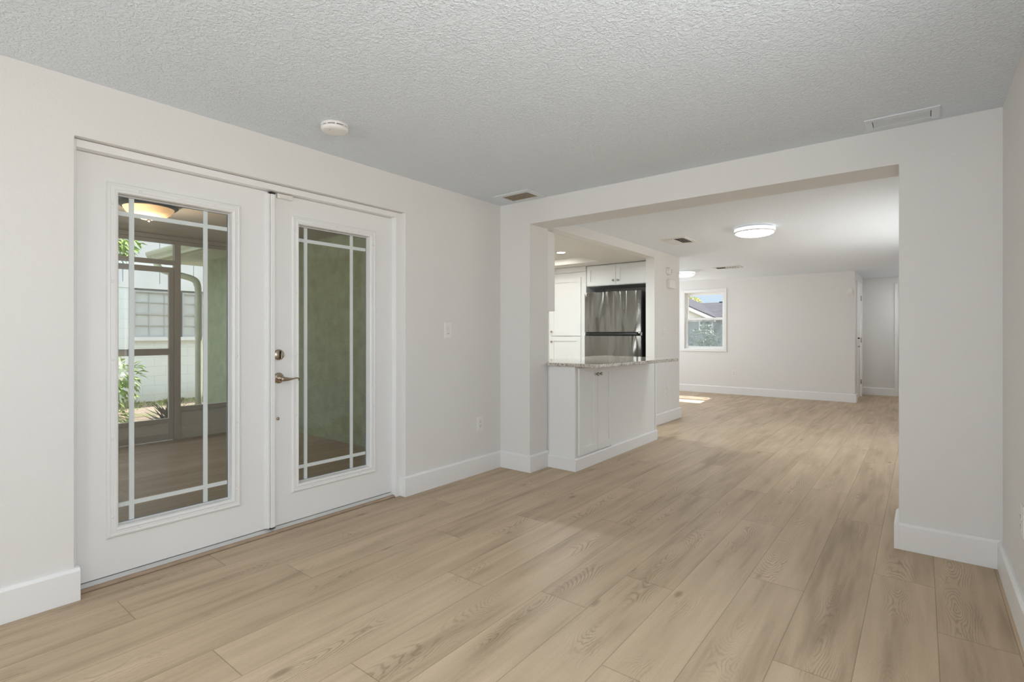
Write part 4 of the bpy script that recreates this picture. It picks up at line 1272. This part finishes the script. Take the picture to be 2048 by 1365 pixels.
def awning_window(y0, y1, z0, z1, cols):
    f_ = box(NX - 0.10, NX + 0.005, y0, y0 + 0.03, z0, z1).box(NX - 0.10, NX + 0.005, y1 - 0.03, y1, z0, z1).box(NX - 0.10, NX + 0.005, y0 + 0.03, y1 - 0.03, z1 - 0.035, z1).box(NX - 0.10, NX + 0.005, y0 + 0.03, y1 - 0.03, z0, z0 + 0.03)
    for k in range(1, cols):
        yy = y0 + (y1 - y0) * k / cols
        f_.box(NX - 0.036, NX - 0.012, yy - 0.008, yy + 0.008, z0 + 0.03, z1 - 0.035)
    for k in range(1, 4):
        zz = z0 + (z1 - z0) * k / 4
        h = 0.018 if k == 2 else 0.008
        f_.box(NX - 0.037, NX - 0.010, y0 + 0.03, y1 - 0.03, zz - h, zz + h)
    fo_ = obj('window', f_, M['white_metal'], nh)
    obj('pane', box(NX - 0.035, NX - 0.027, y0 + 0.03, y1 - 0.03, z0 + 0.03, z1 - 0.03), M['pane'], fo_)
awning_window(3.215, 3.985, 1.105, 1.985, 3)
awning_window(4.03, 4.98, 1.105, 1.985, 4)
obj('window_sill', box(NX - 0.10, NX + 0.06, 3.18, 5.02, 1.035, 1.104), M['white_panel'], nh, 0.004)
pl2 = tag(obj('garden_stake', box(-9.55, -9.52, 3.26, 3.29, GZ, 0.62).box(-9.56, -9.51, 3.245, 3.305, 0.62, 0.70), M['porch_frame'], None), 'short taupe stake beside the downspout', 'stake')

def leaf(mb, p, d, n_, ln, wd):
    d = d.normalized()
    s_ = d.cross(n_).normalized()
    up = s_.cross(d)
    m_ = p + d * ln * 0.5 - up * ln * 0.08
    t_ = p + d * ln - up * ln * 0.28
    mb.quad([p, m_ + s_ * wd + up * wd * 0.4, t_, m_])
    mb.quad([p, m_, t_, m_ - s_ * wd + up * wd * 0.4])

def foliage(c, rad, n, ln, wd, rnd, droop=0.2):
    mb = MB()
    for _ in range(n):
        while True:
            q = Vector((rnd.uniform(-1, 1), rnd.uniform(-1, 1), rnd.uniform(-1, 1)))
            if q.length < 1:
                break
        p = Vector((c[0] + q.x * rad[0], c[1] + q.y * rad[1], c[2] + q.z * rad[2]))
        d = Vector((q.x + rnd.uniform(-.6, .6), q.y + rnd.uniform(-.6, .6), q.z * 0.6 - droop + rnd.uniform(-.5, .5)))
        if d.length < 0.1:
            d = Vector((1, 0, 0))
        leaf(mb, p, d, Vector((rnd.uniform(-.5, .5), rnd.uniform(-.5, .5), 1)), ln * rnd.uniform(.6, 1.2), wd * rnd.uniform(.7, 1.2))
    return mb

def shrub(name, c, rad, n, ln, wd, stem_r, base, m, label, cat, seed):
    rnd = random.Random(seed)
    t = thing(name, base, label, cat)
    st = MB()
    for k in range(5):
        tip = Vector((c[0] + rnd.uniform(-.7, .7) * rad[0], c[1] + rnd.uniform(-.7, .7) * rad[1], c[2] + rnd.uniform(0, .6) * rad[2]))
        b0 = Vector(base) + Vector((rnd.uniform(-.05, .05), rnd.uniform(-.05, .05), 0))
        mid = b0.lerp(tip, 0.5) + Vector((rnd.uniform(-.08, .08), rnd.uniform(-.08, .08), 0.05))
        st.tube([b0, mid, tip], [stem_r, stem_r * 0.7, stem_r * 0.3], 7)
    obj('stem', st, M['bark'], t)
    obj('foliage', foliage(c, rad, n, ln, wd, rnd), M[m], t)
    return t
shrub('leafy_shrub', (-9.5, 2.33, 0.52), (0.42, 0.40, 0.42), 420, 0.14, 0.028, 0.018, (-9.5, 2.30, GZ), 'leaf', 'sunlit green shrub at the left edge of the door glass', 'shrub', 21)
shrub('leafy_tree', (-8.3, 1.95, 2.38), (0.40, 0.42, 0.26), 480, 0.13, 0.026, 0.035, (-8.4, 1.3, GZ), 'leaf', 'bright leafy branches hanging above the porch screen door', 'tree', 22)
shrub('low_groundcover', (-8.75, 2.1, 0.0), (0.30, 0.30, 0.14), 200, 0.11, 0.024, 0.008, (-8.75, 2.1, GZ), 'leaf', 'low broad leaved plants under the green shrub', 'plants', 23)

rnd = random.Random(5)
gr = MB()
for _ in range(1500):
    x = NX + 0.08 + abs(rnd.gauss(0, 0.5))
    y = rnd.uniform(2.2, 4.6)
    if x > -10.2:
        continue
    p = Vector((x, y, GZ - 0.005))
    h = rnd.uniform(0.02, 0.12) * (1.0 if x < -10.6 else 0.5) * (0.35 + 0.65 * (0.5 + 0.5 * math.sin(y * 9.0 + x * 4.0)))
    d = Vector((rnd.uniform(-.5, .5), rnd.uniform(-.5, .5), 1)).normalized()
    s_ = Vector((-d.y, d.x, 0)).normalized() if abs(d.x) + abs(d.y) > 1e-3 else Vector((1, 0, 0))
    s_ *= rnd.uniform(0.006, 0.016)
    gr.quad([p - s_, p + s_, p + d * h * 0.6 + s_ * 0.6, p + d * h + Vector((d.x * h, d.y * h, 0)) * 0.4])
tag(obj('grass', gr, M['weed'], None), 'weedy grass along the foot of the white neighbour wall', 'grass', None, 'stuff')

def agave(x, y, n, ln, seed, label):
    rnd = random.Random(seed)
    mb = MB()
    for k in range(n):
        a = 2 * math.pi * k / n + rnd.uniform(-.3, .3)
        el = rnd.uniform(0.35, 1.2)
        d = Vector((math.cos(a) * math.cos(el), math.sin(a) * math.cos(el), math.sin(el)))
        p = Vector((x, y, GZ - 0.01))
        s_ = Vector((-math.sin(a), math.cos(a), 0)) * 0.028
        up = s_.cross(d).normalized() * 0.012
        m_ = p + d * ln * 0.45
        t_ = p + d * ln * rnd.uniform(.85, 1.1)
        mb.quad([p - s_ * .6, m_ - s_, t_, m_ + up])
        mb.quad([p + s_ * .6, m_ + up, t_, m_ + s_])
        mb.quad([p - s_ * .6, m_ + up, p + s_ * .6])
    return tag(obj('agave', mb, M['agave'], None), label, 'plant')
agave(-9.0, 2.98, 16, 0.40, 4, 'dark spiky agave at the foot of the downspout')
agave(-8.35, 2.75, 16, 0.36, 6, 'dark spiky agave in front of the green wall')

# ------------------------------------------------------------------ house across the street (seen through the far window)
sh = thing('street_house', (-13, 42, GZ), 'grey house with gabled roof seen through the far window', 'house')
HY = 40.0
obj('front_wall', box(-24, -9.0, HY + 0.3, HY + 0.5, GZ, 2.35), M['grey_siding'], sh)
# gable wing on the left
obj('gable_wall', MB().extrude([(-12.35, HY, GZ), (-12.35, HY, 2.20), (-17.5, HY, 4.62), (-22.6, HY, 2.20), (-22.6, HY, GZ)], (0, 0.25, 0)), M['cream_siding'], sh)
obj('wing_siding', box(-22.6, -12.36, HY - 0.03, HY - 0.001, GZ, 2.10), M['grey_siding'], sh)
for s_, nm in ((1, 'rake_board'), (-1, 'rake_board')):
    xr = -17.5
    p = [(xr, HY - 0.35, 4.88), (xr + s_ * 5.45, HY - 0.35, 2.32), (xr + s_ * 5.45, HY - 0.35, 2.05), (xr, HY - 0.35, 4.60)]
    obj(nm, MB().extrude(p, (0, 0.12, 0)), M['trim'], sh)
    obj('wing_roof', MB().extrude([(xr, HY - 0.4, 4.96), (xr + s_ * 5.5, HY - 0.4, 2.38), (xr + s_ * 5.5, HY - 0.4, 2.33), (xr, HY - 0.4, 4.89)], (0, 6.0, 0)), M['shingle'], sh)
zr = 3.86
obj('main_roof', MB().extrude([(-26, HY - 0.1, 2.36), (-26, HY + 6, zr), (-26, HY + 12, 2.36), (-26, HY + 12, 2.26), (-26, HY + 6, zr - 0.1), (-26, HY - 0.1, 2.26)], (18, 0, 0)), M['shingle'], sh)
obj('ridge_cap', box(-13.6, -8.0, HY + 5.85, HY + 6.15, zr - 0.02, zr + 0.06), M['bronze_dark'], sh)
obj('gutter_board', box(-12.1, -8.0, HY - 0.16, HY - 0.101, 2.20, 2.34), M['trim'], sh)
obj('vent_pipe', MB().cyl((-14.4, HY + 2.4, 2.85), (0, 0, 1), 0.07, 0.5, 12), M['bronze_dark'], sh)
wn = obj('window', box(-13.34, -13.25, HY - 0.09, HY - 0.031, 1.40, 2.42).box(-12.40, -12.31, HY - 0.09, HY - 0.031, 1.40, 2.42).box(-13.25, -12.40, HY - 0.09, HY - 0.031, 1.40, 1.48).box(-13.25, -12.40, HY - 0.09, HY - 0.031, 1.78, 1.86), M['trim'], sh)
obj('pane', box(-13.25, -12.40, HY - 0.05, HY - 0.031, 1.48, 2.08), M['dark_pane'], wn)
shrub('street_bush', (-11.95, 37.0, 0.75), (0.95, 0.9, 0.95), 700, 0.26, 0.06, 0.05, (-11.9, 37.0, GZ), 'leaf_dark', 'dark bush before the house across the street', 'bush', 31)
shrub('yellow_tree', (-21.0, 58, 4.3), (2.0, 1.6, 1.0), 1100, 0.40, 0.10, 0.18, (-21.0, 58, GZ), 'leaf_yellow', 'yellow green tree behind the roof across the street', 'tree', 32)
shrub('dark_tree', (-20.1, 55.5, 5.3), (0.35, 0.5, 0.5), 300, 0.3, 0.08, 0.12, (-20.2, 55.5, GZ), 'leaf_dark', 'dark tree top at the left edge of the far window', 'tree', 33)
struct('trim_6', box(-60, 40, 22, 29, GZ, GZ + 0.012), M['asphalt'], 'grey street in front of the gabled house', 'street')
